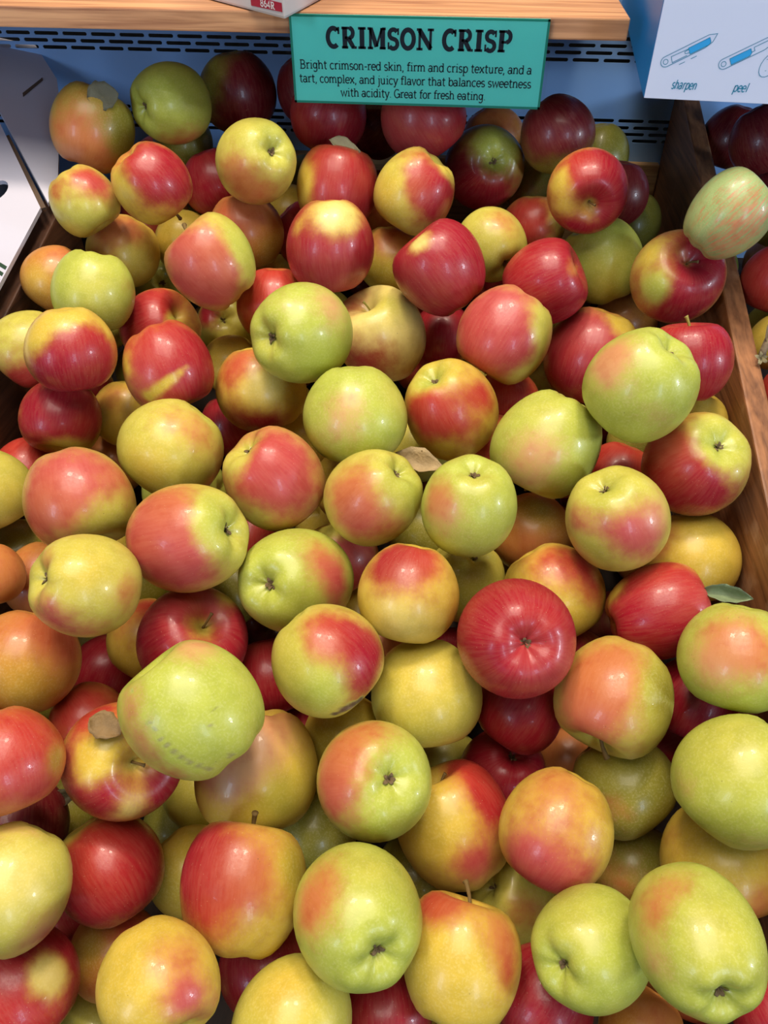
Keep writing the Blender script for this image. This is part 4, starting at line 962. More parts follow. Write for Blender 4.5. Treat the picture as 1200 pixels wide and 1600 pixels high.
(-0.1004,0.3659,1.0328,0.0387,1,(0.352,0.693,-0.629),'c','L',0.02,[('p',0.82,-0.24,0.51,0.45,0.8),('o',0.51,0.03,0.86,0.45,0.5),('p',0.88,-0.47,-0.01,0.35,0.5)],'green apple with calyx facing left and a dusky red right flank'),
(-0.0764,0.4242,1.0019,0.0310,0.95,(0.517,-0.478,-0.710),'-','Y',0.5,[('p',0.19,-0.81,0.55,1,0.7),('G',-0.27,-0.01,0.96,0.5,0.9)],'red apple with yellow top, glimpsed between three apples at centre'),
(-0.0168,0.3430,1.0571,0.0339,0.98,(-0.122,-0.665,-0.737),'-','Y',0.12,[('r',-0.37,-0.05,0.93,0.6,0.9),('s',0.25,0.15,0.96,0.5,0.6),('o',0.05,-0.59,0.81,0.7,0.35),('C',-0.16,-0.96,0.24,0.6,0.3)],'creamy orange apple with scarlet crown, directly below the flat-calyx lime apple'),
(0.0222,0.4104,0.9997,0.0310,0.97,(-0.267,-0.099,-0.959),'c','G',0,[('O',-0.1,-0.95,0.28,0.8,0.5)],'small olive yellow apple with calyx peeking out above the rose calyx-up apple'),
(0.0535,0.3117,1.0561,0.0371,1,(-0.089,0.677,-0.730),'c','A',0.8,[('r',-0.29,-0.53,0.8,1.3,0.4),('p',0.51,-0.79,0.33,0.5,0.2),('s',0.13,-0.34,0.93,0.5,0.2)],'rose red apple with its calyx facing straight up, right of centre'),
(-0.0651,0.2910,1.0483,0.0351,0.98,(0.720,-0.406,-0.563),'-','G',0.15,[('s',0.04,-0.06,1.0,0.5,0.6),('o',-0.02,-0.47,0.88,0.4,0.4),('r',0.78,-0.18,0.61,0.6,0.9),('r',0.67,-0.72,0.19,0.4,0.5),('L',0.02,-0.95,0.3,0.45,0.7),('G',-0.66,-0.47,0.59,0.5,0.4),('Z',0.43,-0.9,-0.13,0.1,1.0),('Z',0.55,-0.83,-0.11,0.11,1.0),('Z',0.67,-0.74,-0.09,0.09,1.0),('Z',0.29,-0.93,-0.21,0.07,1.0),('W',0.53,-0.83,-0.18,0.05,1.0)],'apple yellow at left and red at right with a grey bruise at its base'),
(-0.0007,0.3070,0.9976,0.0375,0.97,(0.207,-0.735,-0.646),'-','G',0,[('Y',-0.1,-0.31,0.95,0.8,0.6)],'plain mustard yellow apple left of the rose calyx-up apple'),
(-0.1217,0.3419,0.9490,0.0310,0.95,(0.242,-0.691,-0.681),'-','O',0.9,[('r',0.15,-0.48,0.87,1.2,0.4),('s',-0.27,0.01,0.96,0.6,0.2)],'dark red apple between the largest lime apple and the bruised one'),
(-0.0355,0.3619,0.9708,0.0310,0.95,(0.281,-0.674,-0.683),'-','A',0.5,[('o',0.04,-0.38,0.92,1,0.4)],'dim orange apple glimpsed above the mustard yellow apple'),
(-0.0561,0.2937,0.9551,0.0296,0.95,(0.350,-0.715,-0.606),'-','Y',0,[('O',-0.5,-0.71,0.49,0.7,0.4)],'mustard apple glimpsed below the bruised apple'),
(-0.0283,0.2329,1.0089,0.0356,0.93,(-0.360,0.398,-0.844),'c','L',0.1,[('o',-0.59,0.01,0.81,0.7,0.75),('p',-0.63,-0.65,0.43,0.6,0.6),('o',0.0,0.54,0.84,0.5,0.4),('L',0.65,-0.48,0.59,0.6,0.5)],'green apple with russet left side and creased star-shaped calyx facing up, lower centre'),
(0.0661,0.3143,0.9753,0.0307,0.95,(-0.466,-0.625,-0.626),'-','A',0.9,[('r',-0.14,-0.66,0.74,1.3,0.4)],'crimson apple right under the rose calyx-up apple'),
(0.0592,0.2986,0.9147,0.0310,0.97,(-0.192,0.046,-0.980),'c','O',0.9,[('r',-0.18,-0.41,0.89,1.2,0.4)],'dark red apple with a withered calyx, under the crimson apple'),
(0.1120,0.3256,0.8937,0.0310,0.95,(-0.054,-0.787,-0.615),'-','A',0.4,[('o',-0.17,-0.37,0.91,1,0.4)],'small patch of orange apple below the bronze apple with the hanging stem'),
(0.1218,0.3017,1.0180,0.0373,0.98,(-0.390,-0.827,-0.404),'s','G',0.3,[('o',-0.6,-0.37,0.71,0.7,0.6),('o',-0.19,-0.05,0.98,0.6,0.5),('p',-0.57,-0.75,0.33,0.5,0.4),('O',0.63,-0.34,0.69,0.5,0.8)],'bronze orange and olive apple with a stem hanging at its lower edge, right'),
(0.1883,0.3332,0.9780,0.0310,0.95,(-0.338,-0.606,-0.720),'-','O',0.9,[('r',-0.39,-0.36,0.85,1.2,0.5)],'crimson apple sunk between the bronze apple and the green right-edge apple'),
(0.1891,0.3122,1.0552,0.0341,0.98,(-0.091,-0.668,-0.738),'-','L',0.1,[('o',-0.36,-0.31,0.88,0.6,0.75),('k',-0.65,-0.57,0.5,0.5,0.5),('o',0.07,-0.63,0.77,0.4,0.4)],'green apple with orange brow at the right edge, under the curled leaf'),
(0.1827,0.2410,1.0337,0.0361,1.02,(-0.538,-0.502,-0.677),'-','L',0.03,[('k',-0.92,-0.3,0.25,0.35,0.4),('G',-0.4,-0.08,0.91,0.7,0.5),('k',0.03,-0.99,0.1,0.4,0.3)],'big plain green apple at the right edge of the picture'),
(0.1369,0.2786,0.9488,0.0355,0.95,(0.670,-0.665,-0.330),'-','O',0.1,[('o',-0.3,-0.75,0.59,0.4,0.5),('G',-0.41,-0.11,0.91,0.6,0.4),('O',0.3,-0.48,0.83,0.5,0.4)],'olive green apple with an amber cheek beneath the bronze apple'),
(0.0839,0.2238,0.9879,0.0346,1.02,(-0.397,-0.726,-0.561),'-','Y',0.15,[('o',-0.21,0.36,0.91,0.7,0.55),('p',-0.52,-0.77,0.37,0.6,0.8),('r',-0.48,-0.87,0.09,0.4,0.5),('p',0.23,-0.94,0.25,0.5,0.5),('o',0.17,-0.34,0.93,0.5,0.2)],'peach-topped apple with magenta pink base, lower right of centre'),
(0.0245,0.2413,0.9403,0.0383,1.02,(-0.442,0.618,0.650),'s','Y',0.2,[('s',0.42,0.52,0.74,0.6,1.0),('r',0.58,-0.01,0.81,0.4,0.5),('p',0.32,-0.82,0.47,0.45,0.7),('Y',-0.33,-0.42,0.85,0.5,0.4),('s',-0.14,0.77,0.62,0.3,0.4)],'yellow apple flaming red at upper right, right of the star-calyx green apple'),
(0.1895,0.2277,0.9596,0.0374,0.95,(0.229,-0.861,-0.454),'-','Y',0.1,[('o',0.35,-0.84,0.41,0.4,0.7),('o',-0.92,0.2,0.33,0.4,0.3)],'mustard yellow apple with orange corner at right edge, beneath the big green apple'),
(0.1529,0.2534,0.8857,0.0310,0.95,(-0.296,-0.771,-0.564),'-','O',0.15,[('o',-0.5,-0.72,0.49,0.6,0.4)],'dark olive apple deep in the gap left of the mustard right-edge apple'),
(-0.1088,0.2514,0.9751,0.0410,0.95,(0.060,-0.778,-0.626),'n','Y',0.15,[('k',0.01,-0.03,1.0,0.7,0.8),('k',-0.09,-0.63,0.77,0.5,0.5),('o',0.39,0.53,0.75,0.4,0.3),('L',0.53,-0.77,0.35,0.5,0.5),('p',-0.67,-0.56,0.49,0.25,0.4)],'pale peach and yellow apple tucked below the largest lime apple'),
(-0.1869,0.2301,1.0111,0.0357,0.97,(0.648,-0.393,0.653),'s','Y',0.4,[('r',0.08,-0.88,0.46,0.6,0.7),('s',-0.36,0.32,0.88,0.5,0.6),('r',0.92,-0.39,-0.06,0.5,0.7),('p',-0.5,-0.53,0.69,0.35,0.4),('Y',-0.06,-0.53,0.84,0.4,1.0),('C',0.51,-0.85,0.14,0.3,0.5)],'red and yellow apple with a brown leaf in its stem hollow, lower left'),
(-0.2386,0.2804,0.9676,0.0265,0.95,(0.587,-0.424,-0.690),'-','A',0.5,[('s',0.06,-0.32,0.95,0.9,0.5)],'orange-red apple behind the apple with the brown leaf'),
(-0.2325,0.2024,1.0516,0.0308,0.95,(0.353,-0.638,-0.684),'-','A',0.45,[('s',0.6,-0.09,0.8,0.9,0.5),('p',0.77,-0.54,0.33,0.5,0.3),('O',0.98,-0.01,0.2,0.3,0.5)],'brick orange apple cut by the left edge, beside the brown leaf apple'),
(-0.2201,0.1506,1.0098,0.0315,1.05,(-0.308,-0.904,-0.298),'-','G',0.08,[('k',0.8,-0.59,-0.05,0.5,0.5),('k',0.08,0.63,0.77,0.4,0.4),('p',0.74,-0.62,-0.27,0.3,0.4),('C',0.48,-0.16,0.86,0.5,0.6)],'pale yellow-green apple with pinkish lower edge, cut by the left edge'),
(-0.1914,0.1867,0.9548,0.0327,1,(0.613,-0.538,-0.578),'-','Y',0.6,[('s',0.1,-0.3,0.95,0.9,0.5),('r',0.79,-0.09,0.61,0.6,0.6),('r',0.07,-0.92,0.38,0.5,0.3),('G',-0.71,0.35,0.61,0.35,1.0)],'brick red apple right of the pale left-edge apple, lower left'),
(-0.1529,0.2085,0.9062,0.0301,0.97,(0.717,-0.469,-0.516),'-','Y',0,[('O',-0.25,-0.82,0.52,0.7,0.3)],'mustard yellow apple glimpsed left of the red apple with a sunken stem'),
(-0.0983,0.1706,0.9871,0.0363,1,(0.025,0.920,0.392),'s','Y',0.3,[('r',-0.59,-0.0,0.8,0.7,0.8),('s',-0.15,-0.64,0.75,0.6,0.4),('o',0.36,-0.19,0.91,0.6,0.5),('O',0.83,0.15,0.54,0.35,0.6),('Y',0.35,-0.77,0.53,0.5,0.3)],'large red and amber apple with a short thick stem on top, lower left centre'),
(-0.0284,0.1536,1.0099,0.0338,1.02,(-0.462,0.709,-0.533),'c','L',0.05,[('o',-0.54,0.17,0.82,0.6,0.7),('o',-0.72,-0.27,0.64,0.4,0.5),('G',0.07,0.4,0.91,0.5,0.4),('L',0.64,-0.56,0.53,0.6,0.5)],'large lime apple with orange upper left and dried calyx, bottom centre'),
(-0.0744,0.2457,0.9090,0.0310,0.95,(0.662,-0.572,-0.485),'-','O',0,[],'dark olive apple sunk between the peach apple and the bottom lime apple'),
(-0.1618,0.2692,0.9033,0.0310,0.95,(0.229,-0.774,-0.590),'-','G',0,[],'pale green apple glimpsed beneath the largest lime apple'),
(0.0282,0.1504,0.9692,0.0334,1,(0.190,0.901,0.389),'s','Y',0.15,[('s',-0.37,0.64,0.67,0.4,0.8),('o',-0.28,0.38,0.88,0.5,0.4),('o',0.6,0.15,0.79,0.4,0.7),('s',0.72,-0.3,0.63,0.3,0.5),('Y',-0.26,-0.42,0.87,0.6,0.4)],'yellow apple with orange shoulders and a thin crooked stem on top, bottom centre'),
(0.0699,0.2194,0.8897,0.0310,0.97,(0.746,0.065,-0.663),'c','G',0.05,[('o',0.12,-0.62,0.78,0.5,0.6)],'olive green apple with calyx peeking out above the crooked-stem yellow apple'),
(0.0958,0.1555,0.9945,0.0301,0.98,(0.705,0.543,-0.456),'c','L',0,[('O',-0.47,0.74,0.48,0.3,0.3),('G',-0.41,0.06,0.91,0.5,0.4)],'bright lime apple with slit-like dark calyx, bottom right'),
(0.1362,0.1455,1.0464,0.0300,1.08,(-0.119,0.909,-0.399),'c','L',0.08,[('o',-0.83,0.17,0.53,0.4,0.55),('o',-0.46,0.52,0.72,0.4,0.5),('k',-0.81,-0.48,0.34,0.3,0.4),('G',-0.04,-0.16,0.99,0.6,0.3)],'large oval green apple with small calyx at lower right, bottom right corner'),
(0.0805,0.1481,0.9277,0.0299,0.95,(-0.511,-0.750,-0.420),'-','A',0.95,[('r',-0.15,-0.2,0.97,1.3,0.3)],'plain red apple at the bottom edge, below the bright lime apple'),
(0.1348,0.1379,0.9286,0.0238,0.95,(-0.482,-0.750,-0.453),'-','A',0.2,[('o',0.2,0.17,0.96,0.7,0.6)],'amber apple cut off at the bottom edge under the lime slit-calyx apple'),
(0.2056,0.1480,0.9439,0.0225,0.95,(0.511,-0.842,-0.175),'-','A',0.95,[('r',-0.46,0.05,0.89,1.2,0.5)],'crimson apple in the very bottom right corner'),
(-0.0122,0.1339,0.9254,0.0272,0.95,(0.171,-0.916,-0.363),'-','A',0.9,[('r',-0.02,-0.1,1.0,1.3,0.3)],'dull red apple at the bottom edge under the large lime apple'),
(-0.0598,0.1143,0.9654,0.0314,1,(-0.346,-0.891,-0.294),'-','G',0,[('Y',-0.1,0.14,0.99,0.6,0.7)],'lemon yellow apple cut off at the bottom edge, left of centre'),
(-0.1253,0.1137,1.0090,0.0293,0.97,(0.623,-0.781,-0.045),'n','Y',0.1,[('o',0.12,0.02,0.99,0.5,0.5),('p',0.68,-0.34,0.65,0.35,0.8),('p',0.95,-0.29,0.08,0.3,0.5),('o',0.59,0.33,0.74,0.4,0.4),('Y',-0.37,-0.08,0.93,0.6,0.4)],'golden apple with orange blush and stem hollow cut by the bottom edge, left'),
(-0.2222,0.1198,0.9486,0.0331,1,(0.682,-0.479,-0.553),'-','Y',0.7,[('r',0.24,0.21,0.95,1.0,0.4),('s',0.4,-0.52,0.75,0.7,0.3),('r',0.71,0.71,0.05,0.5,0.4),('C',0.72,0.04,0.69,0.35,1.5)],'scarlet apple with a cream yellow patch in the bottom left corner'),
(-0.1910,0.1570,0.8977,0.0295,0.95,(0.398,-0.775,-0.491),'-','A',0.4,[('s',0.37,0.35,0.86,0.8,0.4),('O',-0.24,-0.27,0.93,0.5,0.5)],'brown-orange apple in shade behind the golden bottom-left apple'),
(-0.0861,0.1516,0.9192,0.0310,0.95,(0.251,-0.873,-0.418),'-','A',0.9,[('r',0.09,0.05,0.99,1.2,0.3)],'red apple glimpsed above the lemon yellow bottom apple'),
(-0.2067,0.1221,0.8481,0.0310,0.95,(0.058,-0.938,-0.341),'-','G',0,[],'pale apple sliver at the bottom edge between the scarlet and golden apples'),
(-0.2601,0.2097,0.9534,0.0310,0.95,(0.050,-0.846,-0.531),'-','O',0.9,[('d',0.37,-0.28,0.88,1,0.4)],'sliver of dark red apple at the left edge above the pale yellow-green apple'),
(-0.2676,0.3625,0.9078,0.0310,0.95,(-0.279,-0.789,-0.548),'-','O',0.95,[('r',0.39,-0.56,0.73,1,0.4)],'crimson apple deep in the gap left of the red-topped golden apple'),
(-0.3126,0.3953,0.8801,0.0310,0.95,(-0.542,-0.748,-0.384),'-','O',0,[],'dark green apple deep in the gap right of the amber left-edge apple'),
(-0.1604,0.4010,0.9812,0.0310,0.95,(0.577,-0.405,-0.709),'-','O',0.05,[],'olive apple glimpsed left of the green apple with the dusky red flank'),
(-0.1561,0.4630,0.9789,0.0310,0.95,(-0.004,-0.621,-0.784),'-','A',0.8,[('s',0.22,-0.58,0.79,1,0.3)],'small patch of red apple below the coral red apple'),
(-0.2457,0.4237,0.9601,0.0310,0.95,(0.119,-0.624,-0.772),'-','O',0,[],'dim olive apple below the rosy orange apple with green calyx end'),
(-0.1330,0.5678,1.0072,0.0310,0.95,(-0.244,-0.532,-0.811),'-','Y',0,[],'sliver of yellow apple left of the centre lime apple'),
(-0.0123,0.4634,0.9985,0.0310,0.95,(0.440,-0.527,-0.727),'-','O',0,[],'olive apple glimpsed between the half orange and flat-calyx lime apples'),
(0.0420,0.5344,1.0319,0.0310,0.95,(-0.611,-0.352,-0.709),'-','A',0.5,[('s',-0.28,-0.74,0.61,1,0.3)],'small patch of orange apple above the flat-calyx lime apple'),
(-0.0608,0.4124,0.9449,0.0310,0.95,(-0.131,-0.694,-0.708),'-','Y',0,[],'yellow apple glimpsed left of the creamy orange apple'),
(0.0013,0.2353,0.8714,0.0310,0.95,(-0.612,-0.677,-0.408),'-','O',0.05,[],'olive apple in the gap right of the bottom lime apple'),
(0.0148,0.3257,0.8748,0.0310,0.95,(-0.499,-0.680,-0.538),'-','G',0,[],'sliver of green apple above the yellow apple flaming red'),
(-0.0219,0.5429,1.0217,0.0310,0.95,(0.706,-0.316,-0.633),'-','G',0,[],'dark yellow apple under the withered leaf at the centre'),
(-0.2600,0.2451,0.9022,0.0310,0.95,(0.371,-0.684,-0.628),'-','O',0.1,[],'dark olive apple in the deep gap under the brown leaf apple'),
(-0.1869,0.2649,0.8465,0.0310,0.95,(0.037,-0.851,-0.523),'-','O',0,[],'dark olive apple in the deep gap below the brown leaf apple, right side'),
]


def grid(nlon, nlat):
    t = (np.arange(1, nlat) / nlat)
    ph = math.pi * (t - 0.09 * np.sin(4 * math.pi * t) / 2)      # rings closer together at both ends
    lam = 2 * math.pi * np.arange(nlon) / nlon
    PH, LA = np.meshgrid(ph, lam, indexing='ij')
    faces = []
    for i in range(nlat - 2):
        for j in range(nlon):
            k = (j + 1) % nlon
            faces.append((i * nlon + j, (i + 1) * nlon + j, (i + 1) * nlon + k, i * nlon + k))
    nv = (nlat - 1) * nlon
    for j in range(nlon):
        k = (j + 1) % nlon
        faces.append((nv, j, k))
        faces.append((nv + 1, (nlat - 2) * nlon + k, (nlat - 2) * nlon + j))
    return np.concatenate([PH.ravel(), [0.0, math.pi]]), np.concatenate([LA.ravel(), [0.0, 0.0]]), faces


GRIDS = {False: grid(48, 34), True: grid(110, 76)}
ZS, ZC = 0.52, 0.66      # depth of stem hollow and calyx basin, as a share of the radius


def apple_mesh(name, R, hr, q, ground, m0, spots, rng, hires=False, streak=0.55, ends=True):
    PH, LA, faces = GRIDS[hires]
    ws, wc_ = rng.uniform(0.38, 0.46), rng.uniform(0.34, 0.42)
    ds, dc, rb = 1 - ZS, 1 - ZC, 1.0
    if not ends:                     # both ends out of sight: shallow, rounder ends
        ws, wc_, ds, dc, rb = 0.30, 0.26, 0.34, 0.20, 0.35
    rho = 1 - ds * np.exp(-(PH / ws) ** 2) - dc * np.exp(-((math.pi - PH) / wc_) ** 2)
    x = rho * np.sin(PH)
    z = rho * np.cos(PH)
    zmax = 0.5 * (z.max() - z.min())
    cone = rng.uniform(0.0, 0.09)
    x = x * (1 + cone * (np.cos(PH) - 0.1))
    p5 = rng.uniform(0, 6.28)
    wcal = np.clip((PH - 1.7) / 1.0, 0, 1)
    wst = np.clip((1.3 - PH) / 1.0, 0, 1)
    rib = 1 + rb * 0.022 * np.cos(5 * LA + p5) * wcal + 0.012 * np.cos(5 * LA + p5 + 1) * wst
    X, Y, Z = x * rib * np.cos(LA), x * rib * np.sin(LA), z * (0.93 / zmax) * hr * (1 + rb * 0.02 * np.cos(5 * LA + p5) * wcal)
    d = np.stack([np.sin(PH) * np.cos(LA), np.sin(PH) * np.sin(LA), np.cos(PH)], 1)
    lump = np.ones(len(PH))
    for _ in range(4):
        k = rng.normal(0, 1.3, 3)
        lump += 0.010 * np.sin(d @ k + rng.uniform(0, 6.28))
    V = np.stack([X, Y, Z], 1) * lump[:, None] * R
    sv = rng.normal(0, 0.03)
    V[:, 0] += V[:, 2] * sv
    V[:, 2] -= 0.5 * (V[:, 2].max() + V[:, 2].min())
    me = bpy.data.meshes.new(name)
    me.from_pydata(V.tolist(), [], faces)
    me.polygons.foreach_set('use_smooth', [True] * len(faces))
    # skin: ground colour, blush colour and how far the blush covers
    pos = V / np.linalg.norm(V, axis=1)[:, None]
    Rm = np.array(q.to_matrix())
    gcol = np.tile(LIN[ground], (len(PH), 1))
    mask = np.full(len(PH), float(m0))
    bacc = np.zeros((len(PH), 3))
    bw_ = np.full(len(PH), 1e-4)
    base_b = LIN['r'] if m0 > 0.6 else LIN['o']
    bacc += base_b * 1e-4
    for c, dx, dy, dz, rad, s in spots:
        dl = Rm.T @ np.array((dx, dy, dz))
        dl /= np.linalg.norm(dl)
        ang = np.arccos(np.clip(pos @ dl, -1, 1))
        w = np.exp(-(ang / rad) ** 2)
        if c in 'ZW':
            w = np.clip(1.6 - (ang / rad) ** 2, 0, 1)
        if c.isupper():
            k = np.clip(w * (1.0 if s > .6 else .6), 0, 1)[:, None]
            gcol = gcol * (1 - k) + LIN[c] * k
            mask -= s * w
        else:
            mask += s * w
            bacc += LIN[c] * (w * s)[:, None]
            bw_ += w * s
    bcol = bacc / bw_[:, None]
    # tan bottom of the stem hollow, dull basin of the calyx
    k = (0.75 * np.exp(-(PH / 0.20) ** 2))[:, None]
    gcol = gcol * (1 - k) + np.array(srgb((0.60, 0.52, 0.24))) * k
    mask -= 0.6 * np.exp(-(PH / 0.24) ** 2)
    k = (0.7 * np.exp(-((math.pi - PH) / 0.15) ** 2))[:, None]
    gcol = gcol * (1 - k) + np.array(srgb((0.42, 0.40, 0.18))) * k
    mask -= 0.5 * np.exp(-((math.pi - PH) / 0.20) ** 2)
    for nm, arr in (('gcol', gcol), ('bcol', bcol)):
        a = me.attributes.new(nm, 'FLOAT_COLOR', 'POINT')
        a.data.foreach_set('color', np.concatenate([arr, np.ones((len(arr), 1))], 1).astype(np.float32).ravel())
    for nm, arr in (('mask', mask), ('streak', np.full(len(PH), streak))):
        a = me.attributes.new(nm, 'FLOAT', 'POINT')
        a.data.foreach_set('value', arr.astype(np.float32))
    me.materials.append(M['apple'])
    return me


def tube_mesh(name, pts, radii, n=8):
    V, F = [], []
    pts = [Vector(p) for p in pts]
    for i, p in enumerate(pts):
        t = (pts[min(i + 1, len(pts) - 1)] - pts[max(i - 1, 0)]).normalized()
        a = t.orthogonal().normalized()
        if i:
            a = (prev - t * prev.dot(t)).normalized()
        prev = a
        b = t.cross(a)
        for k in range(n):
            an = 2 * math.pi * k / n
            V.append(p + (a * math.cos(an) + b * math.sin(an)) * radii[i])
    m_ = len(pts)
    for i in range(m_ - 1):
        for k in range(n):
            j = (k + 1) % n
            F.append((i * n + k, i * n + j, (i + 1) * n + j, (i + 1) * n + k))
    F.append(tuple(range(n))[::-1])
    F.append(tuple((m_ - 1) * n + k for k in range(n)))
    return mesh_from(name, V, F)


def stem_mesh(kind):
    r = random.Random(kind)
    bx, by = r.uniform(-.25, .25), r.uniform(-.25, .25)
    L = (0.46, 0.55, 0.38)[kind % 3]
    pts = [(0, 0, -0.06), (bx * .1, by * .1, L * .35), (bx * .4, by * .4, L * .7), (bx * .8, by * .8, L), (bx * .95, by * .95, L * 1.07)]
    me = tube_mesh('stem', pts, [.050, .036, .034, .046, .060])
    me.polygons.foreach_set('use_smooth', [True] * len(me.polygons))
    return me


def calyx_mesh(kind):
    """five withered sepals around a dark tuft"""
    r = random.Random(40 + kind)
    V, F = [], []
    for k in range(5):
        a = 2 * math.pi * k / 5 + r.uniform(-.2, .2)
        l = r.uniform(.12, .19)
        up_ = r.uniform(.03, .10)
        ca, sa = math.cos(a), math.sin(a)
        b = len(V)
        for t, w, z in ((.02, .035, .0), (.5, .045, up_), (.8, .030, up_ * 1.2), (1.0, .006, up_ * .6)):
            for s in (-1, 1):
                V.append((ca * l * t - sa * w * s, sa * l * t + ca * w * s, z + .012 * s))
        for i in range(3):
            F.append((b + 2 * i, b + 2 * i + 1, b + 2 * i + 3, b + 2 * i + 2))
    for k in range(7):
        a = r.uniform(0, 6.28)
        rr = r.uniform(0, .04)
        x, y = rr * math.cos(a), rr * math.sin(a)
        h = r.uniform(.06, .13)
        b = len(V)
        V += [(x - .010, y - .006, -.02), (x + .010, y - .006, -.02), (x, y + .011, -.02), (x * 1.8, y * 1.8, h)]
        F += [(b, b + 1, b + 3), (b + 1, b + 2, b + 3), (b + 2, b, b + 3)]
    return mesh_from('calyx', V, F)


STEMS = [stem_mesh(k) for k in range(4)]
CALYX = [calyx_mesh(k) for k in range(4)]
for s_ in STEMS[:3]:
    s_.materials.append(M['stem'])
STEMS[3].materials.append(M['stem_green'])
for c_ in CALYX:
    c_.materials.append(M['calyx'])

HIRES = ('red apple crossed by a diagonal', 'largest pale lime', 'apple yellow at left and red', 'pale green apple with fine red')
apple_objs = []
for i, (x, y, z, R, hr, ax, vis, ground, m0, spots, label) in enumerate(APPLES):
    rng = np.random.default_rng(100 + i)
    axis = Vector(ax).normalized()
    q = Vector((0, 0, 1)).rotation_difference(axis) @ Quaternion((0, 0, 1), rng.uniform(0, 6.28))
    hi = label.startswith(HIRES)
    me = apple_mesh('apple', R, hr, q, ground, m0, spots, rng, hi, 2.6 if 'fine red streaks' in label else 0.19, vis != '-')
    o = link('apple', me, None)
    o.location = (x, y, z)
    o.rotation_mode = 'QUATERNION'
    o.rotation_quaternion = q
    tag(o, label, 'apple', 'loose apples heaped in the wooden bins')
    apple_objs.append(o)
    if vis == 's':
        s = link('stem', STEMS[3] if 'green stem' in label else STEMS[i % 3], None, o)
        k = R * (1.0 if ('stem' in label and 'hollow' not in label) else 0.62)
        s.location = (0, 0, me.vertices[len(me.vertices) - 2].co.z - 0.01 * R)
        s.scale = (k, k, k)
    elif vis == 'c':
        c = link('calyx', CALYX[i % 4], None, o)
        c.location = (0, 0, me.vertices[len(me.vertices) - 1].co.z + 0.004 * R)
        c.rotation_euler = (math.pi, 0, i * 1.3)
        c.scale = (R * .82, R * .82, R * .82)


# ---------------------------------------------------------------- leaves
def leaf_mesh(name, L, W, curl, seed, pointed=1.0):
    r = random.Random(seed)
    nu, nv = 12, 6
    V, F = [], []
    ph = r.uniform(0, 6)
    for i in range(nu + 1):
        u = i / nu
        w = W / 2 * (math.sin(math.pi * min(1, u ** 0.85)) ** (0.55 + .35 * pointed)) if 0 < u < 1 else W * .02
        for j in range(nv + 1):
            v = j / nv * 2 - 1
            edge = 1 + 0.07 * math.sin(u * 23 + ph) * abs(v)
            xx = (u - .5) * L
            yy = v * w * edge * (1 - .25 * curl * abs(v))
            zz = curl * L * (0.28 * (v * v) * w / (W / 2) + 0.30 * (u - .45) ** 2) + 0.03 * L * math.sin(u * 9 + v * 2 + ph) - 0.02 * L * (1 - abs(v)) ** 3
            V.append((xx, yy, zz))
    for i in range(nu):
        for j in range(nv):
            a = i * (nv + 1) + j
            F.append((a, a + 1, a + nv + 2, a + nv + 1))
    n = len(V)
    th = 0.0005
    V2 = V + [(a, b, c - th) for a, b, c in V]
    F2 = F + [tuple(n + k for k in reversed(f)) for f in F]
    rim = [j for j in range(nv + 1)] + [i * (nv + 1) + nv for i in range(1, nu + 1)] + [nu * (nv + 1) + j for j in range(nv - 1, -1, -1)] + [i * (nv + 1) for i in range(nu - 1, 0, -1)]
    for a, b in zip(rim, rim[1:] + rim[:1]):
        F2.append((a, n + a, n + b, b))
    me = mesh_from(name, V2, F2)
    me.polygons.foreach_set('use_smooth', [True] * len(me.polygons))
    return me


def frame_matrix(pos, n, la):
    n, la = Vector(n).normalized(), Vector(la).normalized()
    la = (la - n * la.dot(n)).normalized()
    s = n.cross(la)
    m = Matrix((la, s, n)).transposed().to_4x4()
    m.translation = Vector(pos)
    return m


bpy.context.view_layer.update()
LEAVES = [
(0,(-0.3290,0.7440,1.2452),(0.519,-0.667,0.535),(0.798,0.602,-0.022),0.0285,0.0267,0.25,'leaf_grey'),
(12,(-0.1060,0.7219,1.2159),(0.207,-0.637,0.743),(0.946,-0.063,-0.317),0.0297,0.0142,0.35,'leaf_pale'),
(120,(-0.1833,0.2263,1.0549),(0.205,-0.264,0.943),(0.920,-0.277,-0.278),0.0206,0.0174,0.3,'leaf_brown'),
(74,(0.1952,0.3652,1.0530),(-0.079,-0.611,0.787),(0.990,-0.143,-0.012),0.0332,0.0153,0.9,'leaf_green'),
]
for i, pos, n, la, L, W, curl, mk in LEAVES:
    par = apple_objs[i]
    o = link('leaf', leaf_mesh('leaf', L, W, curl, i, 0.4 if W / L > .8 else 1.0), M[mk], par)
    o['label'] = {'leaf_grey': 'dull grey-green leaf', 'leaf_pale': 'pale dry leaf', 'leaf_brown': 'brown leaf', 'leaf_green': 'curled grey-green leaf'}[mk]
    o.matrix_local = par.matrix_world.inverted() @ frame_matrix(pos, n, la)

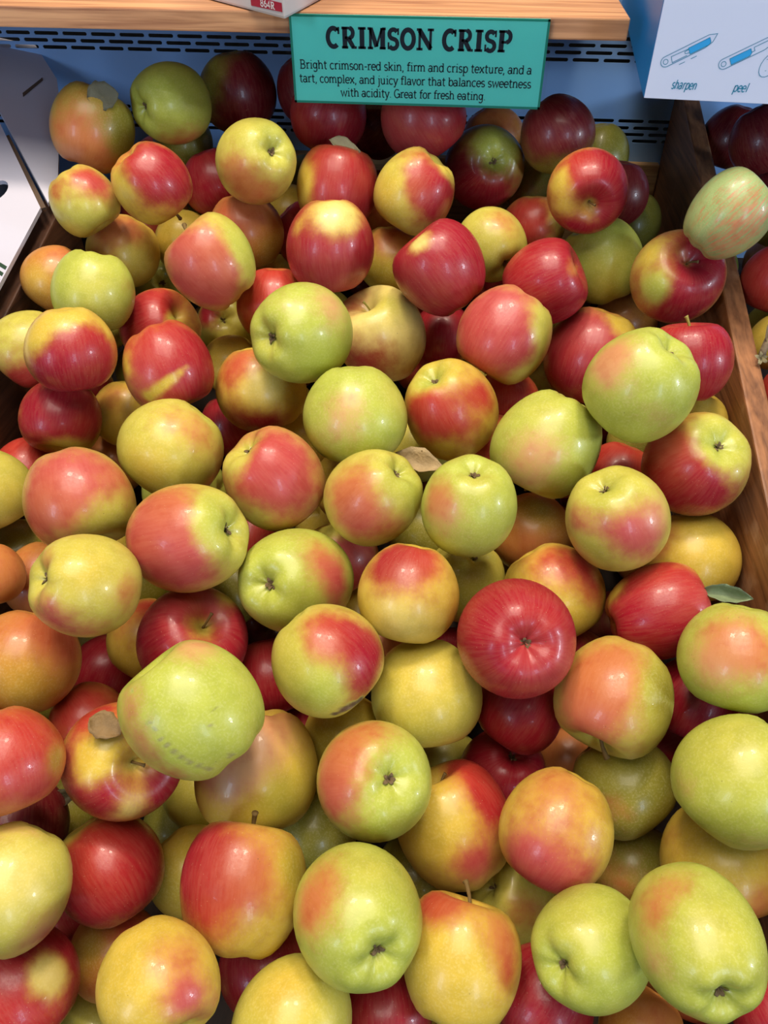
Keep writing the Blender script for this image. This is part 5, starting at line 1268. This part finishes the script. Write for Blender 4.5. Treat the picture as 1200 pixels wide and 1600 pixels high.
# ---------------------------------------------------------------- apples of the lower layers and of the bins' unseen ends
FILL = [
(-0.0784,0.6208,0.9630,0.0329,0,3,''),
(-0.2693,0.8545,1.0209,0.0326,0,2,''),
(-0.2791,0.8518,1.0925,0.0327,0,5,'sliver of lime apple right of the red and orange striped apple'),
(0.0137,0.5566,0.9491,0.0349,0,7,'sliver of dark red apple left of the lime apple with orange left cheek'),
(-0.0516,0.8893,1.0322,0.0350,0,1,''),
(-0.3312,0.3323,0.9016,0.0332,0,0,''),
(-0.0949,0.8292,1.0517,0.0335,0,7,'sliver of dark red apple below the red apple with a large pale yellow patch'),
(0.1913,0.5196,0.9378,0.0330,0,4,'sliver of orange-red apple above the bright red apple with a curled green leaf'),
(-0.3181,0.2167,0.8641,0.0346,0,3,''),
(0.1063,0.5243,0.9385,0.0326,0,3,'sliver of green and red apple left of the yellow apple blushed pink'),
(-0.0246,0.8179,1.0685,0.0327,0,7,''),
(0.1589,0.4347,0.9194,0.0354,0,7,'sliver of dark red apple left of the bright red apple with a curled green leaf'),
(-0.1784,0.7237,0.9896,0.0338,0,6,''),
(-0.3130,0.4798,0.9275,0.0326,0,2,'sliver of yellow apple right of the orange-pink apple with stem hollow pressed against the apple'),
(0.1091,0.7208,0.9883,0.0332,0,3,'sliver of green and red apple left of the rose red apple lying'),
(-0.1725,0.6500,0.9719,0.0344,0,2,''),
(-0.0446,0.8541,1.1292,0.0328,0,6,''),
(0.0861,0.7160,1.0608,0.0347,0,0,'sliver of olive apple below the deep crimson apple with sunken stem hollow'),
(-0.2090,0.8845,1.0506,0.0341,0,1,''),
(-0.2655,0.7623,0.9979,0.0326,0,2,'sliver of yellow apple below the peach pink and green apple'),
(0.0572,0.4660,0.9251,0.0335,0,0,'sliver of olive apple left of the yellow apple with orange-red shoulders behind the rose apple'),
(-0.0801,0.7884,1.1358,0.0349,0,4,'sliver of orange-red apple right of the red apple with pale dry leaf'),
(-0.1291,0.7028,1.0462,0.0338,0,0,'sliver of olive apple right of the round lime green apple with calyx'),
(-0.2655,0.6018,0.9590,0.0336,0,4,''),
(0.0107,0.7693,0.9998,0.0328,0,7,''),
(0.1211,0.8795,1.0300,0.0352,0,6,''),
(-0.3431,0.6143,0.9614,0.0330,0,6,''),
(-0.3376,0.1939,0.9360,0.0349,0,6,''),
(-0.1460,0.4320,0.9159,0.0329,0,7,'sliver of dark red apple below the green apple with calyx'),
(0.0542,0.8523,1.0644,0.0352,0,2,''),
(-0.3093,0.6685,1.0027,0.0348,0,5,'sliver of lime apple left of the red apple crossed by a diagonal yellow stripe'),
(0.1792,0.3433,0.8937,0.0329,0,1,'sliver of red apple right of the olive green apple with an amber cheek'),
(0.0794,0.6288,0.9669,0.0346,0,0,''),
(-0.0987,0.5302,0.9429,0.0352,0,2,'sliver of yellow apple right of the coral red apple with greenish left shoulder'),
(0.1837,0.8305,1.0175,0.0350,0,7,'sliver of dark red apple below the plain lime green apple with stem hollow at top'),
(-0.3393,0.8529,1.0415,0.0330,0,3,''),
(-0.3226,0.7970,1.1226,0.0350,0,4,'sliver of orange-red apple below the red and orange striped apple'),
(-0.3446,0.5725,1.0345,0.0339,0,6,'sliver of yellow and red apple below the magenta red apple with yellow crown'),
(-0.2296,0.3076,0.8851,0.0331,0,4,''),
(0.1226,0.8036,1.0557,0.0336,0,6,'sliver of yellow and red apple right of the deep crimson apple with sunken stem hollow'),
(0.1072,0.3727,0.9428,0.0333,0,6,'sliver of yellow and red apple below the yellow apple with orange-red shoulders'),
(-0.1934,0.5279,0.9401,0.0332,0,5,''),
(0.0237,0.3797,0.9199,0.0343,0,6,'sliver of yellow and red apple above the plain mustard yellow apple'),
(-0.1742,0.8149,1.0141,0.0354,0,3,''),
(0.1639,0.8864,1.0965,0.0332,0,5,''),
(-0.1733,0.8840,1.1159,0.0326,0,0,'sliver of olive apple right of the yellow-green apple with orange underside and open calyx'),
(-0.3312,0.2736,0.9512,0.0353,0,4,''),
(-0.1903,0.7534,1.0596,0.0344,0,2,'sliver of yellow apple above the orange-red apple behind the left shoulder of the lime calyx'),
(-0.2220,0.4894,0.9992,0.0347,0,5,'sliver of lime apple below the yellow-green apple with orange blush on top'),
(-0.0304,0.7412,1.0653,0.0331,0,1,''),
(0.0408,0.6795,1.0098,0.0341,0,3,'sliver of green and red apple left of the rosy red apple with yellow-green right edge'),
(-0.3052,0.2234,1.0058,0.0354,0,4,''),
(-0.0811,0.7631,0.9987,0.0331,0,4,''),
(-0.0194,0.4679,0.9255,0.0335,0,1,''),
(-0.0969,0.3140,0.8871,0.0335,0,1,'sliver of red apple above the pale peach and yellow apple tucked below the largest'),
(0.1532,0.6609,0.9894,0.0338,0,7,'sliver of dark red apple right of the lime apple with faint pink cheek'),
(-0.1016,0.1980,0.8582,0.0335,0,7,''),
(0.1465,0.5847,0.9560,0.0348,0,1,'sliver of red apple left of the yellow apple blushed pink with a rimmed calyx'),
(-0.3391,0.7801,1.0050,0.0350,0,5,''),
(0.0414,0.7775,1.0750,0.0337,0,1,'sliver of red apple above the rosy red apple with yellow-green right edge and stem hollow'),
(-0.1280,0.9044,1.0344,0.0336,0,6,''),
(-0.0738,0.5000,1.0109,0.0336,0,2,'sliver of yellow apple below the spherical lime apple without visible'),
(0.1783,0.7479,0.9954,0.0336,0,0,''),
(-0.3383,0.8771,1.1318,0.0346,0,4,'sliver of orange-red apple below the dull green apple with dark calyx'),
(0.1804,0.1906,0.8919,0.0330,0,6,'sliver of yellow and red apple below the large oval green apple with small calyx'),
(-0.2368,0.1966,0.8576,0.0332,0,6,'sliver of yellow and red apple right of the pale yellow-green apple with pinkish lower edge'),
(-0.0086,0.6271,0.9850,0.0328,0,1,''),
(-0.1752,0.3586,0.8987,0.0339,0,0,''),
(-0.3451,0.6543,1.0689,0.0327,0,0,'sliver of olive apple right of the magenta red apple with yellow crown'),
(0.1023,0.5528,1.0079,0.0330,0,6,'sliver of yellow and red apple below the lime apple with faint pink cheek'),
(-0.0513,0.0274,0.8170,0.0347,1,5,''),
(-0.1077,0.0965,0.8327,0.0333,1,4,''),
(-0.0122,0.1400,0.8450,0.0346,1,3,''),
(0.0736,0.0846,0.8303,0.0338,1,0,''),
(0.1753,0.0554,0.8224,0.0333,1,4,''),
(-0.1753,0.0506,0.8214,0.0335,1,0,''),
(0.1814,0.0393,0.8981,0.0355,1,1,''),
(-0.0864,0.0460,0.8882,0.0343,1,1,''),
(-0.3226,0.1429,0.8540,0.0328,1,0,''),
(-0.1445,0.0565,0.9373,0.0344,1,3,''),
(0.0785,0.0270,0.8846,0.0353,1,6,''),
(0.1555,0.1284,0.8398,0.0326,1,4,''),
(-0.1890,0.0138,0.8862,0.0351,1,4,''),
(-0.3413,0.0911,0.9032,0.0330,1,2,''),
(0.0713,0.0646,0.9541,0.0338,1,0,''),
(-0.2674,0.0964,0.8750,0.0344,1,5,''),
(-0.2873,0.0776,0.9518,0.0335,1,5,''),
(-0.0289,0.0092,0.9189,0.0331,1,5,''),
(0.0827,0.1615,0.8510,0.0352,1,2,''),
(-0.3178,0.0420,0.8203,0.0344,1,6,''),
(0.3079,0.3604,0.8991,0.0338,2,6,''),
(0.3505,0.4608,0.9243,0.0340,2,7,''),
(0.3379,0.5175,0.9746,0.0341,2,6,''),
(0.3746,0.4214,0.9868,0.0342,2,1,''),
(0.3764,0.9184,1.0387,0.0343,2,4,''),
(0.2881,0.3716,0.9748,0.0345,2,6,''),
(0.2874,0.4301,1.0250,0.0342,2,3,''),
(0.3399,0.3655,1.0354,0.0348,2,4,''),
(0.3755,0.8446,1.0442,0.0326,2,6,''),
(0.3199,0.5091,1.0511,0.0353,2,4,''),
(0.3533,0.5881,0.9545,0.0326,2,4,''),
(0.2926,0.8950,1.0339,0.0352,2,5,''),
(0.3481,0.8805,1.1077,0.0354,2,0,''),
(0.3763,0.7130,0.9884,0.0351,2,6,''),
(0.3309,0.7326,1.0475,0.0329,2,5,''),
(0.3317,0.7063,1.1202,0.0347,2,0,''),
(0.3729,0.6397,1.0164,0.0350,2,6,''),
(0.3738,0.5640,1.0339,0.0353,2,2,''),
(0.3791,0.8076,1.1078,0.0333,2,0,''),
(0.3835,0.3709,0.9004,0.0327,2,5,''),
(0.3555,0.3402,0.9607,0.0335,2,7,''),
(0.3448,0.6187,1.0878,0.0344,2,5,''),
(0.3785,0.4467,1.0605,0.0345,2,5,''),
]
FILL_LABEL = ('apple of the bottom layer, fully buried beneath the heaped apples of the main bin',
              'apple at the front end of the main bin, below the bottom edge of the picture',
              'apple filling the neighbouring bin, beyond the wooden divider at the right edge')
FILL_GROUP = ('buried bottom layer apples', 'apples at the front end of the bin', 'apples filling the neighbouring bin')
KINDS_ = [('O', .1, []), ('A', .9, [('r', 0, 0, 1, 1.4, .4)]), ('Y', .05, [('o', 1, 0, 0, .8, .6)]), ('G', .3, [('s', 0, 1, .3, 1.0, .7)]),
          ('A', .45, [('s', 0, -.5, .8, 1.0, .5)]), ('L', .03, [('o', .5, .5, .5, .7, .6)]), ('Y', .55, [('r', -.5, 0, .8, 1.1, .5)]), ('O', .8, [('d', 0, 0, 1, 1.4, .4)])]
FMESH = [apple_mesh('apple', 0.034, 1, Quaternion(), g_, m_, sp_, np.random.default_rng(900 + k)) for k, (g_, m_, sp_) in enumerate(KINDS_)]
frnd = random.Random(3)
for x, y, z, R, gi, k, own in FILL:
    o = link('apple', FMESH[k], None)
    o.location = (x, y, z)
    o.rotation_euler = (frnd.uniform(0, 6.28), frnd.uniform(0, 6.28), frnd.uniform(0, 6.28))
    o.scale = (R / 0.034,) * 3
    tag(o, own or FILL_LABEL[gi], 'apple', FILL_GROUP[gi])

# ---------------------------------------------------------------- loose bits between the apples
rng = np.random.default_rng(5)
q = Quaternion((1, 0, 0), 1.2)
inner = link('apple', apple_mesh('apple', 0.036, 1, q, 'G', 0.0, [('O', 0, 0, 1, 1.0, .3)], rng), None)
inner.location = on_bin(-0.470, 0.710, 0.022 - 0.058)
inner.rotation_mode = 'QUATERNION'
inner.rotation_quaternion = q
tag(inner, 'green apple inside the white carton, glimpsed through its hand hole', 'apple')

LOOSE = [
((-0.0198,0.4657,1.0662),(-0.007,-0.318,0.948),(0.980,-0.100,-0.171),0.0436,0.0258,0.7,'leaf_dry','crumpled tan leaf lying between the apples at the centre of the pile'),
((-0.2366,0.2257,0.9552),(0.264,0.039,0.964),(0.722,0.692,-0.030),0.0320,0.0145,0.8,'leaf_dark','dark withered leaf deep in the gap at lower left'),
]
for pos, n, la, L, W, curl, mk, label in LOOSE:
    o = link('dry_leaf', leaf_mesh('dry_leaf', L, W, curl, int(L * 1e5)), M[mk])
    o.matrix_world = frame_matrix(pos, n, la)
    tag(o, label, 'leaf', 'stray leaves among the apples')

tw = bpy.data.objects.new('dry_twig', None)
tw.location = (0.2469, 0.5666, 1.1138)
col.objects.link(tw)
tag(tw, 'dry grey twig with a knobbly end lying on the divider at the right edge', 'twig')
link('stalk', tube_mesh('stalk', [(0.030, 0.036, 0.020), (0.018, 0.026, 0.022), (0.008, 0.014, 0.017), (0.002, 0.003, 0.008), (0, -0.002, 0.004)], [.0022, .0030, .0034, .0028, .0030]), M['twig'], tw, True)
knob = calyx_mesh(9)
kn = link('knob', knob, M['leaf_pale'], tw)
kn.location = (-0.001, -0.004, 0.004)
kn.scale = (.035, .035, .035)
kn.rotation_euler = (1.1, -.4, .3)
wl = link('withered_leaf', leaf_mesh('withered_leaf', 0.034, 0.012, 1.2, 77), M['twig'], tw)
wl.matrix_local = frame_matrix((0.012, 0.016, 0.021), (-.6, -.5, .6), (.6, .75, .2))
